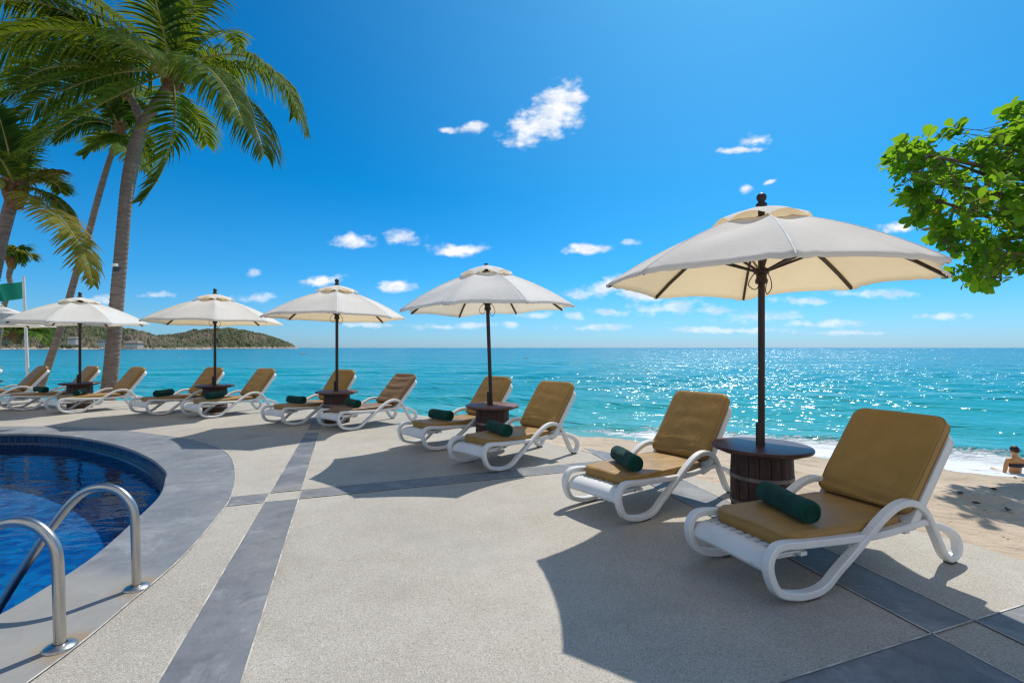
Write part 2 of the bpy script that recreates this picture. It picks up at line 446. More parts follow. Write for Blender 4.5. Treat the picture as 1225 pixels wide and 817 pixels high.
def wnoise(scale, det, rough, strn=None):
    n = N.new('ShaderNodeTexNoise'); n.inputs['Scale'].default_value = scale; n.inputs['Detail'].default_value = det
    n.inputs['Roughness'].default_value = rough
    mp = N.new('ShaderNodeMapping'); mp.inputs['Scale'].default_value = (1, 1.5, 1)
    L.new(cmb.outputs[0], mp.inputs[0]); L.new(mp.outputs[0], n.inputs['Vector'])
    return n
nz = wnoise(25, 8, .58); nzv = wnoise(14, 3, .5)
# warp the lookup a little so that no cloud keeps an ellipse's outline
wsub = N.new('ShaderNodeVectorMath'); wsub.operation = 'SUBTRACT'; L.new(nzv.outputs['Color'], wsub.inputs[0]); wsub.inputs[1].default_value = (.5,.5,.5)
wsc = N.new('ShaderNodeVectorMath'); wsc.operation = 'MULTIPLY'; L.new(wsub.outputs[0], wsc.inputs[0]); wsc.inputs[1].default_value = (.04,.02,0)
wad = N.new('ShaderNodeVectorMath'); wad.operation = 'ADD'; L.new(cmb.outputs[0], wad.inputs[0]); L.new(wsc.outputs[0], wad.inputs[1])
def cloud_field(lst):
    cur = None
    for (cx, cy, a, b, ang) in lst:
        u0, v0 = (cx-612.5)/F, (416-cy)/F; A, B = a/F, b/F
        mp = N.new('ShaderNodeMapping'); mp.vector_type = 'TEXTURE'
        mp.inputs['Location'].default_value = (u0, v0, 0); mp.inputs['Rotation'].default_value = (0, 0, R(ang)); mp.inputs['Scale'].default_value = (A, B, 1)
        L.new(wad.outputs[0], mp.inputs[0])
        ln = N.new('ShaderNodeVectorMath'); ln.operation = 'LENGTH'; L.new(mp.outputs[0], ln.inputs[0])
        cur = ln.outputs['Value'] if cur is None else wm('MINIMUM', cur, ln.outputs['Value'])
    return cur
dense = [(646,150,52,28,18),(664,134,44,34,40),(684,118,26,18,40),(532,158,15,6,0),(567,154,24,9,10),(422,288,32,10,0),(481,285,24,10,0),(547,299,46,9,0),
         (705,297,34,8,0),(881,180,32,6,4),(902,168,20,8,10),(891,225,14,7,0),(922,217,11,4,20),(384,335,30,9,10),(474,342,30,8,0),
         (727,343,36,13,15),(768,352,38,15,0),(1072,274,26,10,0)]
faint = [(185,353,26,6,0),(305,356,26,7,0),(305,327,14,6,0),(575,390,34,5,0),(520,391,30,4,0),(610,389,20,5,0),(688,377,24,7,0),(732,374,34,6,0),
         (990,387,60,6,0),(900,378,70,8,0),(1130,378,50,6,0),(1045,352,60,7,0),(120,357,26,6,0),(800,367,60,12,0),(850,372,44,8,0),(780,341,46,14,0),(755,290,14,5,0),(830,345,50,9,0),(690,352,30,7,0),(870,395,80,5,0),(960,360,50,6,0),(720,392,50,5,0),(1010,398,70,4,0),(640,377,30,5,0),(440,388,40,4,0)]
def cmask(lst, lo, hi, k):
    d = cloud_field(lst)
    x = wm('ADD', wm('SUBTRACT', 1.0, d), wm('MULTIPLY', wm('SUBTRACT', nz.outputs['Fac'], .5), k))
    mr = N.new('ShaderNodeMapRange'); mr.interpolation_type = 'SMOOTHSTEP'
    mr.inputs[1].default_value = lo; mr.inputs[2].default_value = hi; L.new(x, mr.inputs[0]); return mr.outputs[0]
front = wm('GREATER_THAN', sep.outputs[1], .05)
ca = wm('MAXIMUM', cmask(dense, .02, .85, 2.0), wm('MULTIPLY', cmask(faint, .0, .95, 2.8), .55))
ca = wm('MULTIPLY', ca, front)
mxr = N.new('ShaderNodeMix'); mxr.data_type = 'RGBA'
L.new(ca, mxr.inputs[0]); L.new(tml.outputs[2], mxr.inputs[6]); cshade = N.new('ShaderNodeMix'); cshade.data_type = 'RGBA'
csm = N.new('ShaderNodeMapRange'); csm.interpolation_type = 'SMOOTHSTEP'; L.new(wnoise(22, 5, .6).outputs['Fac'], csm.inputs[0])
for i_, v_ in ((1,.38),(2,.6),(3,0),(4,1)): csm.inputs[i_].default_value = v_
L.new(csm.outputs[0], cshade.inputs[0]); cshade.inputs[6].default_value = (6.6, 7.2, 8.1, 1); cshade.inputs[7].default_value = (9.0, 9.1, 9.3, 1)
L.new(cshade.outputs[2], mxr.inputs[7])
# unseen bright cumulus added behind the camera to lift the shadow fill
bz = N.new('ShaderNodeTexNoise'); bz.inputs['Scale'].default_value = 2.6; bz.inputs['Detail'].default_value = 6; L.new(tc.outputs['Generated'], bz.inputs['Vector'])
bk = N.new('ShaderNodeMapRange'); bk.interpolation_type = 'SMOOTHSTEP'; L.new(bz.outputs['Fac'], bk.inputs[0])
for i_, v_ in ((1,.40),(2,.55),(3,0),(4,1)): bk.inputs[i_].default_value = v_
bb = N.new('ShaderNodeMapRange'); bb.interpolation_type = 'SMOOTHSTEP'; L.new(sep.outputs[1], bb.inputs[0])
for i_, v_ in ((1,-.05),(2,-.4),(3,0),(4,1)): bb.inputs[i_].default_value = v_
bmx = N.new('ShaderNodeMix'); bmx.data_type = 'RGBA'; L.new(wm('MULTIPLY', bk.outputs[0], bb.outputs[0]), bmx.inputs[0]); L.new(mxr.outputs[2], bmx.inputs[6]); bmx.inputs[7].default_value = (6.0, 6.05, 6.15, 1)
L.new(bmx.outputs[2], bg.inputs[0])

sl = bpy.data.lights.new('sun', 'SUN'); sl.energy = 4.3; sl.angle = R(.53); sl.color = (1, .955, .88)
so = bpy.data.objects.new('sun', sl); COL.objects.link(so)
sdir = Vector((math.sin(R(SUN_AZ))*math.cos(R(SUN_EL)), math.cos(R(SUN_AZ))*math.cos(R(SUN_EL)), math.sin(R(SUN_EL))))
so.rotation_euler = sdir.to_track_quat('Z', 'Y').to_euler(); so.location = sdir*60
cam = bpy.data.cameras.new('camera'); co = bpy.data.objects.new('camera', cam); COL.objects.link(co)
co.location = (0, 0, EYE); co.rotation_euler = (R(90), 0, 0)
cam.sensor_width = 36; cam.lens = F/1225*36; cam.shift_y = 7.5/1225; cam.clip_start = .05; cam.clip_end = 60000
scene.camera = co
scene.view_settings.view_transform = 'Standard'; scene.view_settings.look = 'None'; scene.view_settings.exposure = 0; scene.view_settings.gamma = 1
scene.cycles.use_denoising = True; scene.cycles.sample_clamp_direct = 0; scene.cycles.filter_width = 1.3; scene.cycles.use_adaptive_sampling = False; scene.cycles.max_bounces = 8; scene.cycles.transparent_max_bounces = 12
scene.cycles.sample_clamp_indirect = 3

# ------------------------------------------------------------------ deck, coping, strips, pool
EDGE = [(5.2,-8),(5.0,-2),(4.3,.6),(3.75,2.2),(3.36,3.21),(3.17,3.65),(2.11,5.05),(1.01,6.54),(-.6,8.75),(-2.6,10.75),(-5,12.05),(-8,12.7),(-12,13.05),(-26,13.4)]
EDGE = [tuple(p) for p in catmull(EDGE, 6)]
POOL_IN = [(-8.29,7.95),(-7.13,7.79),(-5.80,7.11),(-4.75,6.34),(-3.975,5.6),(-3.684,5.2),(-3.326,4.62),(-3.055,3.97),(-2.81,3.31),(-2.714,2.86),(-2.68,2.4),(-2.75,1.2),(-3.2,-.6),(-5,-2),(-9,-2),(-12.5,1),(-13,5),(-11,7.6)]
POOL_OUT = [(-9.03,8.68),(-7.27,8.5),(-5.34,7.68),(-4.44,7.11),(-3.75,6.44),(-3.15,5.55),(-2.646,4.6),(-2.4,3.93),(-2.2,3.257),(-2.10,2.7),(-2.02,2.054),(-2.05,.9),(-2.5,-1),(-4.6,-2.7),(-9.2,-2.7),(-13.2,.7),(-13.7,5.3),(-11.5,8.3)]
POOL_IN = [tuple(p) for p in catmull(POOL_IN, 8, True)]
POOL_OUT = [tuple(p) for p in catmull(POOL_OUT, 8, True)]
def fill(name, loops, z, mat, kind='structure', skirt=None):
    bm = bmesh.new(); edges = []
    for lp in loops:
        vs = [bm.verts.new((p[0], p[1], z)) for p in lp]
        for i in range(len(vs)): edges.append(bm.edges.new((vs[i], vs[(i+1) % len(vs)])))
    bmesh.ops.triangle_fill(bm, use_beauty=True, use_dissolve=False, edges=edges)
    for f in bm.faces:
        if f.normal.z < 0: f.normal_flip()
    if skirt:
        li, dz = skirt
        lp = loops[li]
        a = [bm.verts.new((p[0], p[1], z)) for p in lp]; b = [bm.verts.new((p[0], p[1], z-dz)) for p in lp]
        for i in range(len(lp)):
            j = (i+1) % len(lp); bm.faces.new((a[i], b[i], b[j], a[j]))
    me = bpy.data.meshes.new(name); bm.to_mesh(me); bm.free(); me.materials.append(mat)
    o = bpy.data.objects.new(name, me); COL.objects.link(o); o['kind'] = kind; return o
outer = EDGE + [(-26,-8)]
deck = fill('pool_deck', [outer, POOL_IN], 0, M['pebble'], skirt=(0, 2.2))
cop = fill('pool_coping', [POOL_OUT, POOL_IN], .004, M['coping'])
# rounded nose + tiled wall + ledge + wall + floor of the pool
def ring_off(lp, d):
    P = np.array(lp); T = np.roll(P, -1, 0)-np.roll(P, 1, 0); T /= np.linalg.norm(T, axis=1)[:, None]
    Nn = np.stack([-T[:, 1], T[:, 0]], 1)
    a = .5*np.sum(P[:, 0]*np.roll(P[:, 1], -1)-np.roll(P[:, 0], -1)*P[:, 1])
    if a < 0: Nn = -Nn                     # inward
    return P+Nn*d
def pool_wall(name, prof, mat):
    n = len(POOL_IN); vs = []; fs = []; uvs = []
    P = np.array(POOL_IN); s = np.concatenate([[0], np.cumsum(np.linalg.norm(np.roll(P, -1, 0)-P, axis=1))])
    for d, z in prof:
        rr = ring_off(POOL_IN, d)
        for i in range(n+1): vs.append((rr[i % n][0], rr[i % n][1], z))
    cum = 0; vv = [0]
    for a, b in zip(prof, prof[1:]): cum += math.hypot(b[0]-a[0], b[1]-a[1]); vv.append(cum)
    for k in range(len(prof)-1):
        for i in range(n):
            fs.append((k*(n+1)+i, k*(n+1)+i+1, (k+1)*(n+1)+i+1, (k+1)*(n+1)+i))
    me = bpy.data.meshes.new(name); me.from_pydata(vs, [], fs); me.materials.append(mat)
    ul = me.uv_layers.new(name='UVMap')
    for poly in me.polygons:
        for li in poly.loop_indices:
            vi = me.loops[li].vertex_index; k, i = divmod(vi, n+1); ul.data[li].uv = (s[i], vv[k])
    o = bpy.data.objects.new(name, me); COL.objects.link(o); o['kind'] = 'structure'; return o
pool_wall('pool_nosing', [(0,.004),(.008,.002),(.012,-.008),(.012,-.03),(.0,-.036)], M['coping'])
pool_wall('pool_wall', [(.002,-.03),(.002,-.15),(.055,-.152),(.06,-.162),(.06,-.75)], M['wall_tile'])
fill('pool_floor', [POOL_IN], -.74, M['floor_tile'])
rin = [tuple(p) for p in ring_off(POOL_IN, .058)]
wt = fill('pool_water', [rin], -.185, M['pool_water'])
# slate strips: real inlaid bands, laid 4 mm proud as sheets
def strip(name, quad, mat, z=.004):
    mb = MB(); mb.add([(p[0], p[1], z) for p in quad], [(0,1,2,3)]); o = mb.build(name, mat); o['kind'] = 'structure'
    if o.data.polygons[0].normal.z < 0: o.data.flip_normals()
    return o
joint_mb = MB()
def joint(a, b, wd=.009, z=.008):
    a = Vector((*a, 0)); b = Vector((*b, 0)); t = (b-a).normalized(); n = Vector((-t.y, t.x, 0))*wd/2
    ps = [a-n, b-n, b+n, a+n]; joint_mb.add([(p.x, p.y, z) for p in ps], [(0,1,2,3)])
def lerp(a, b, t): return (a[0]+(b[0]-a[0])*t, a[1]+(b[1]-a[1])*t)
def isect(p, d, q, e):
    den = d[0]*e[1]-d[1]*e[0]; t = ((q[0]-p[0])*e[1]-(q[1]-p[1])*e[0])/den
    return (p[0]+d[0]*t, p[1]+d[1]*t)
# lines (point, direction)
CL = ((-1.479,2.044), (-.305,.952)); CR = ((-1.132,2.044), (-.322,.947))
AL = ((2.06,2.35), (-.235,.972)); AR = ((2.40,2.36), (-.205,.979))
B1U = ((1.132,2.044), (.938,.347)); B1D = ((1.25,1.70), (.938,.347))
B2U = ((-1.976,4.84), (.932,.362)); B2D = ((-1.925,4.54), (.936,.352))
B3U = ((-3.4,8.35), (.932,.362)); B3D = ((-3.3,8.02), (.936,.352))
def X(a, b): return isect(a[0], a[1], b[0], b[1])
def onl(l, y): t = (y-l[0][1])/l[1][1]; return (l[0][0]+l[1][0]*t, y)
strip('slate_strip', [onl(CL,-6), onl(CR,-6), X(CR,B1D), X(CL,B1D)], M['slate'])
strip('slate_strip', [X(CL,B1U), X(CR,B1U), X(CR,B2D), X(CL,B2D)], M['slate'])
strip('slate_strip', [X(CL,B2U), X(CR,B2U), X(CR,B3D), X(CL,B3D)], M['slate'])
strip('slate_strip', [X(CL,B3U), X(CR,B3U), onl(CR,10.9), onl(CL,11.6)], M['slate'])
strip('slate_strip', [onl(AL,-5), onl(AR,-5), X(AR,B1D), X(AL,B1D)], M['slate'])
strip('slate_strip', [X(AL,B1U), X(AR,B1U), X(AR,B2D), X(AL,B2D)], M['slate'])
strip('slate_strip', [X(AL,B2U), X(AR,B2U), onl(AR,6.2), onl(AL,6.85)], M['slate'])
strip('slate_strip', [X(CR,B1D), X(AL,B1D), X(AL,B1U), X(CR,B1U)], M['slate'])
strip('slate_strip', [X(AR,B1D), (3.545,2.549), (3.43,2.894), X(AR,B1U)], M['slate'])
strip('slate_strip', [X(CR,B2D), X(AL,B2D), X(AL,B2U), X(CR,B2U)], M['slate'])
strip('slate_strip', [(-2.58,4.275), X(CL,B2D), X(CL,B2U), (-2.70,4.56)], M['slate'], .0022)
for l, y0, y1 in ((CL,-6,11.5),(CR,-6,10.8),(AL,-5,6.7),(AR,-5,6.1)): joint(onl(l,y0), onl(l,y1))
joint(X(CL,B1U), (3.43,2.894)); joint(X(CL,B1D), (3.545,2.549)); joint((-2.60,4.60), X(AR,B2U)); joint((-2.50,4.325), X(AR,B2D))
for i in range(len(POOL_OUT)): joint(POOL_OUT[i], POOL_OUT[(i+1) % len(POOL_OUT)], .010, .0085)
tag(joint_mb.build('grout_joints', M['joint']), kind='structure')

# ------------------------------------------------------------------ beach and sea
SHORE = np.array([(60,-22),(25,-3),(14,4.6),(8.4,8.0),(5.65,9.5),(1.73,11.6),(-3,14.2),(-10,16.2),(-20,17.5),(-45,19),(-140,24)], float)
def sdist(P, poly):
    """signed distance to an open polyline; positive = seaward (left-hand side seen walking to -X is inland)"""
    best = np.full(len(P), 1e9); sg = np.zeros(len(P))
    for a, b in zip(poly[:-1], poly[1:]):
        ab = b-a; t = np.clip(((P-a) @ ab)/(ab @ ab), 0, 1); q = a+t[:, None]*ab
        d = np.linalg.norm(P-q, axis=1); cr = ab[0]*(P[:, 1]-a[1])-ab[1]*(P[:, 0]-a[0])
        m = d < best; best[m] = d[m]; sg[m] = np.where(cr[m] < 0, 1, -1)
    return best*sg
_rng = np.random.RandomState(3)
_waves = [(_rng.uniform(0, 2*PI), _rng.uniform(0, 2*PI)) for _ in range(60)]
def vnoise(P, freq, seed):
    out = np.zeros(len(P))
    for i in range(10):
        an, ph = _waves[(seed*10+i) % 60]; f = freq*(.6+.09*i)
        out += np.sin((P[:, 0]*math.cos(an)+P[:, 1]*math.sin(an))*f+ph*7)
    return out/10*1.6
EDGE_A = np.array(EDGE, float)
SEA = -1.3
def smooth(x): x = np.clip(x, 0, 1); return x*x*(3-2*x)
def sand_z(P):
    e = sdist(P, SHORE); d = sdist(P, EDGE_A)
    z = -.72+.69*smooth(-e/4.6)
    z = np.where(e > 0, -.72-.62*smooth(e/1.9)-np.maximum(e-1.4, 0)*.06, z)
    fade = np.clip(d/.8, .12, 1)
    dry = np.clip(1.2-e*.9, .1, 1)
    z += (vnoise(P, 1.6, 0)*.055+vnoise(P, 4.4, 1)*.045+vnoise(P, 9.5, 2)*.034+vnoise(P, 17, 3)*.014)*fade*dry
    z = np.minimum(z, np.where(d < .25, -.03+d*.05, 9))
    z = np.where(d < -.5, -2.6, np.where(d < 0, np.minimum(z, -.05), z))
    return z, e
def grid_mesh(name, xs, ys, fz, mat, attrs=()):
    Xg, Yg = xs, ys
    P = np.stack([Xg.ravel(), Yg.ravel()], 1); z, at_ = fz(P)
    vs = np.column_stack([P, z]); ny, nx = Xg.shape
    idx = np.arange(ny*nx).reshape(ny, nx)
    fs = np.stack([idx[:-1,:-1].ravel(), idx[:-1,1:].ravel(), idx[1:,1:].ravel(), idx[1:,:-1].ravel()], 1)
    me = bpy.data.meshes.new(name); me.from_pydata(vs.tolist(), [], fs.tolist()); me.materials.append(mat)
    me.polygons.foreach_set('use_smooth', [True]*len(fs))
    for k, arr in at_.items():
        a = me.attributes.new(k, 'FLOAT', 'POINT'); a.data.foreach_set('value', arr.astype(np.float32))
    o = bpy.data.objects.new(name, me); COL.objects.link(o); o['kind'] = 'structure'; return o
xs = np.concatenate([np.arange(-150,-30,6), np.arange(-30,0,.5), np.arange(0,2,.12), np.arange(2,9.5,.055), np.arange(9.5,16,.25), np.arange(16,62,2.)])
ys = np.concatenate([np.arange(-24,0,2.), np.arange(0,3,.2), np.arange(3,11,.055), np.arange(11,17,.25), np.arange(17,44,3)])
Xg, Yg = np.meshgrid(xs, ys)
def f_sand(P):
    z, e = sand_z(P); wet = smooth((e+.3-vnoise(P, .9, 3)*.35)/1.1)
    return z, {'wet': wet}
grid_mesh('beach_sand', Xg, Yg, f_sand, M['sand'])
# sea sheet to the horizon
rows = list(np.arange(-20, 6, 1.0))+list(np.arange(6, 26, .13))
y = 26.
while y < 26000: rows.append(y); y *= 1.035
rows = np.array(rows)
k = np.linspace(-1, 1, 341); k = np.sign(k)*np.abs(k)**1.15
Wd = 26+1.9*np.maximum(rows, 0)
Xs = k[None, :]*Wd[:, None]+4; Ys = np.repeat(rows[:, None], len(k), 1)
def f_sea(P):
    e = sdist(P, SHORE); d = np.maximum(e, 0)
    bend = vnoise(P, .13, 4)*1.6
    fadef = np.exp(-np.maximum(d-30, 0)/160)
    ph = (d+bend)
    z = SEA+fadef*(.075*np.sin(ph*2*PI/5.2)+.05*np.sin(ph*2*PI/2.9+1.3+bend)+.03*vnoise(P, 2.2, 5))*smooth((d-2)/5)
    right = smooth((P[:, 0]-1.5)/5)
    br = np.exp(-((ph-5.2)/.42)**2)*np.where(ph > 5.2, 1, .75)
    z += .24*br*right*(.65+.35*vnoise(P, .7, 2))
    foam = np.exp(-((ph-4.2)/1.1)**2)*(.35+.72*right)*1.0
    foam = np.maximum(foam, np.exp(-((d-1.75-.25*vnoise(P, .8, 1))/.55)**2)*.80)
    foam = np.maximum(foam, smooth((5.4-ph)/1.2)*smooth((d-1)/.6)*(.2+.55*right))
    foam = np.maximum(foam, np.exp(-((ph-10.4)/.25)**2)*.26)
    foam[e < 0] = .75
    return z, {'shore': np.clip(np.log(np.maximum(d, .0)+1)/math.log(3000), 0, 1), 'foam': np.clip(foam, 0, 1)}
grid_mesh('sea', Xs, Ys, f_sea, M['sea'])

# ------------------------------------------------------------------ headland
def hill_mesh(name, prof, D0, D1, seed, mat):
    """prof: (px, top py) skyline; the headland rises from the shore at D0 to its ridge at D1 metres"""
    pxs = np.arange(prof[0][0], prof[-1][0]+.01, .5); tops = np.interp(pxs, [p[0] for p in prof], [p[1] for p in prof])
    nv = 80; t = np.linspace(0, 1.5, nv); rnd = np.random.RandomState(seed)
    az = (pxs-612.5)/F; nx = len(pxs)
    def field(cell_x, cell_t):              # smooth random field on the (px, t) grid
        gx = int(np.ceil(nx*.5/cell_x))+3; gt = int(np.ceil(1.5/cell_t))+3; G = rnd.uniform(-1, 1, (gt, gx))
        fx = np.arange(nx)*.5/cell_x; ft = t/cell_t
        ix = fx.astype(int); it = ft.astype(int); ux = smooth(fx-ix)[None, :]; ut = smooth(ft-it)[:, None]
        g = lambda a, b: G[np.ix_(it+a, ix+b)]
        return (g(0,0)*(1-ux)+g(0,1)*ux)*(1-ut)+(g(1,0)*(1-ux)+g(1,1)*ux)*ut
    spurs = field(22, .5)*.6+field(9, .25)*.4; lump = field(3.2, .06); tree = np.abs(field(1.3, .03)); jit = field(.6, .02)
    H = (416-tops)/F*D1+EYE-SEA; sc = D1/1000; V = []; rock = []
    for j in range(nv):
        D = D0+(D1-D0)*t[j]
        g = smooth(np.array(t[j]))**.75 if t[j] <= 1 else 1-.8*smooth(np.array((t[j]-1)/.5))
        z = H*g*(1+.16*spurs[j]*(1 if .08 < t[j] < .9 else .3))+(lump[j]*2.2+tree[j]*2.4+jit[j]*.5)*sc*np.clip(H/14, 0, 1)*min(1, t[j]*8)
        Dw = D+spurs[j]*22*sc
        V.append(np.column_stack([az*Dw, Dw, SEA-.6+z]))
        rock.append(np.clip((3.4*sc-z+.6+1.5*lump[j])/(1.4*sc), 0, 1))
    V = np.concatenate(V); rock = np.concatenate(rock)
    idx = np.arange(nv*nx).reshape(nv, nx)
    fs = np.stack([idx[:-1,:-1].ravel(), idx[:-1,1:].ravel(), idx[1:,1:].ravel(), idx[1:,:-1].ravel()], 1)
    me = bpy.data.meshes.new(name); me.from_pydata(V.tolist(), [], fs.tolist()); me.materials.append(mat)
    a = me.attributes.new('rock', 'FLOAT', 'POINT'); a.data.foreach_set('value', rock.astype(np.float32))
    o = bpy.data.objects.new(name, me); COL.objects.link(o); o['kind'] = 'structure'; return o
hill_mesh('headland_far', [(120,404),(170,402),(190,401.5),(206,401),(220,399),(229,396.5),(240,395),(253,393.5),(279,393.5),(292,395),(302,397.5),(315,400),(323,402.5),(335,406.5),(344,410),(352,414),(357,416.8)], 1500, 1800, 5, M['hill'])
hill_mesh('headland_near', [(-160,392),(-60,394),(0,394),(15,391),(35,389),(60,388),(85,387),(100,389),(129,392),(145,392.5),(156,393.5),(170,397.5),(182,401),(200,404),(215,407),(235,412),(252,416.8)], 780, 1000, 11, M['hill'])
def house(px, py, D, wd, h, label, nwin, roofk):
    p = at(px, py, D); t = tag(empty('hillside_house', p), label, 'house', 'houses on the headland')
    m = MB(); m.box((0, 0, h/2-3), (wd, wd*.6, h+6)); m.build('wall', M['plaster'], t)
    r = MB()
    if roofk:
        a, b = wd*.56, wd*.36
        r.add([(-a,-b,h),(a,-b,h),(a,b,h),(-a,b,h),(-a*.6,0,h+wd*.2),(a*.6,0,h+wd*.2)], [(0,1,5,4),(1,2,5),(2,3,4,5),(3,0,4),(0,3,2,1)])
    else: r.box((0,0,h+.4), (wd*1.06, wd*.66, .8))
    r.build('roof', M['roof'], t)
    for i in range(nwin):
        q = MB(); q.box(((i+.5)/nwin*wd-wd/2, -wd*.3-.05, h*.5), (wd/nwin*.55, .3, h*.42)); q.build('window', M['glass_dark'], t)
house(124, 411, 790, 12, 6, 'pale flat roofed block low on the headland just left of the thick palm trunk', 4, 0)
house(62, 405, 830, 10, 4.5, 'pale house on the near headland slope left of the palm with the smooth slender trunk', 3, 1)
house(88, 408, 800, 14, 4.5, 'long low grey roofed house above the headland beach between two palm trunks', 5, 1)
house(160, 413, 800, 22, 3.5, 'long low white building at the water edge right of the thick palm trunk', 6, 1)

# ------------------------------------------------------------------ boats
def boat(px, py, ln, label, rz):
    D = (EYE-SEA)*F/(py-416); p = ((px-612.5)/F*D, D, SEA)
    t = tag(empty('motorboat', p, rz), label, 'boat', 'small boats far out on the sea')
    h = MB(); n = 9; rings = []
    for i in range(n):
        s = i/(n-1); x = (s-.5)*ln; b = ln*.16*(1-max(0, (s-.45)/.55)**2.2)*(.85 if s < .05 else 1)+.01; zt = ln*(.10+.07*s*s)
        rings += [(x, -b, zt), (x, -b*.75, -.02*ln), (x, 0, -.06*ln), (x, b*.75, -.02*ln), (x, b, zt)]
    fs = [(i*5+k, i*5+k+1, (i+1)*5+k+1, (i+1)*5+k) for i in range(n-1) for k in range(4)]+[(i*5+4, i*5, (i+1)*5, (i+1)*5+4) for i in range(n-1)]+[(0,4,3,2,1)]
    h.add(rings, fs); h.build('hull', M['boat_hull'], t, True, angle=40)
    c = MB(); c.box((-ln*.05, 0, ln*.19), (ln*.3, ln*.2, ln*.14)); c.build('cabin', M['white_paint'], t, bevel=ln*.02)
    g = MB(); g.box((ln*.085, 0, ln*.21), (ln*.05, ln*.17, ln*.06)); g.build('windscreen', M['glass_dark'], t)
boat(363, 423.6, 2.6, 'tiny white motorboat off the tip of the headland', .2)
boat(629, 428.6, 1.4, 'tiny white boat out at sea just right of the second umbrella pole from the right', .1)
boat(216, 428.2, 1.1, 'tiny white boat in front of the headland, right of the thick palm trunk', .5)

# ------------------------------------------------------------------ sun loungers
SIDE = [(1.02,.293),(.64,.272),(.3,.283),(0,.302),(-.18,.318),(-.255,.30),(-.292,.235),(-.275,.15),(-.22,.075),(-.09,.034),(.04,.027),(.14,.052),(.23,.115),
        (.35,.19),(.47,.27),(.60,.355),(.72,.415),(.83,.437),(.93,.422),(1.02,.368),(1.09,.275),(1.155,.17),(1.215,.075),(1.27,.030),(1.335,.032),(1.375,.078),(1.365,.145),(1.30,.20),(1.2,.243),(1.1,.272)]
SOFF = [1,1,1,.9,.6,.3,.1]+[0]*19+[.4,.8,1,1]
SX = -.48
def side_frame(yc, name, parent):
    path = [np.array((p[0]+SX, p[1], p[2])) for p in catmull([(*q_, o_) for q_, o_ in zip(SIDE, SOFF)], 5, True)]; offs = [p[2]*-.014*(1 if yc > 0 else -1) for p in path]; path = [p[:2] for p in path]
    n = len(path); hw = .028; th = .021
    prof = [(-hw,-th*.65),(-hw*.78,-th),(hw*.78,-th),(hw,-th*.65),(hw,th*.65),(hw*.78,th),(-hw*.78,th),(-hw,th*.65)]
    vs = []; fs = []
    for i in range(n):
        t = path[(i+1) % n]-path[(i-1) % n]; t /= np.linalg.norm(t); nn = np.array((-t[1], t[0]))
        for (a, b) in prof: vs.append((path[i][0]+nn[0]*b, yc+offs[i]+a, path[i][1]+nn[1]*b))
    m = len(prof)
    for i in range(n):
        for k in range(m):
            j = (i+1) % n; fs.append((i*m+k, i*m+(k+1) % m, j*m+(k+1) % m, j*m+k))
    mb = MB(); mb.add(vs, fs); return mb.build(name, M['resin'], parent, True, angle=28)
def cushion_mb(ln, wd, th, rc, wr=0., seed=0, fold=0.):
    """rounded cushion: x 0..ln, y centred, z 0..th"""
    rnd = random.Random(seed); mb = MB(); out = []
    def corner(cx, cy, a0):
        return [(cx+rc*math.cos(a0+PI/2*k/6), cy+rc*math.sin(a0+PI/2*k/6)) for k in range(7)]
    a, b = ln/2, wd/2
    raw = corner(a-rc, b-rc, 0)+corner(-a+rc, b-rc, PI/2)+corner(-a+rc, -b+rc, PI)+corner(a-rc, -b+rc, 1.5*PI)
    for i in range(len(raw)):             # subdivide long runs
        p, q = raw[i], raw[(i+1) % len(raw)]; d = math.hypot(q[0]-p[0], q[1]-p[1]); k = max(1, int(d/.05))
        for j in range(k): out.append((p[0]+(q[0]-p[0])*j/k, p[1]+(q[1]-p[1])*j/k))
    n = len(out)
    ph = [rnd.uniform(0, 6.28) for _ in range(6)]
    def top(x, y):
        z = .007*(1-(x/a)**2*.8)*(1-(y/b)**2*.8)
        if wr: z += wr*(math.sin(x*38+ph[0]+1.2*math.sin(y*5+ph[1]))*.6+math.sin(x*61+ph[2]+1.6*math.sin(y*7+ph[3]))*.35)*(1-abs(y/b)**3*.5)
        if fold: # creases near the hinge end (x = -a)
            g = math.exp(-((x+a-.03)/.11)**2); z += fold*g*(math.sin((x+a)*95+2.0*math.sin(y*4.5+ph[4]))+.5*math.sin(y*16+ph[5]))
        return z
    rings = [(.955, .0), (.988, .004), (1., .012), (1.006, th*.5), (1., th-.012), (.988, th-.004), (.955, th)]
    vs = []; fs = []
    def ring(sc, z, tp=False):
        for (x, y) in out:
            # inset by distance rather than by scale
            ins = (1-sc)*.28
            X_ = x*(1-ins/a) if not tp else x*sc; Y_ = y*(1-ins/b) if not tp else y*sc
            zz = z+(top(X_, Y_) if z > th*.6 else 0)
            vs.append((X_+a, Y_, zz))
    for sc, z in rings: ring(sc, z)
    base = .955; ia = 1-(1-base)*.28/a
    for s in [.93,.85,.77,.69,.61,.53,.45,.37,.29,.21,.13,.05]: ring(s*ia, th, True)
    nr = len(rings)+12
    for r in range(nr-1):
        for k in range(n): fs.append((r*n+k, r*n+(k+1) % n, (r+1)*n+(k+1) % n, (r+1)*n+k))
    fs.append(tuple(range(n-1, -1, -1))); fs.append(tuple((nr-1)*n+k for k in range(n)))
    mb.add(vs, fs)
    pp = [Vector((x*(1+.002), y*(1+.002), 0)) for (x, y) in out]
    for zz in (th-.009, .009):
        ring_p = [Vector((q.x+a, q.y, zz+(top(q.x*.985, q.y*.985) if zz > .03 else 0))) for q in pp]
        mb.tube(ring_p+[ring_p[0]], .0038, 5, cap=False)
    return mb
BACK_A = 52
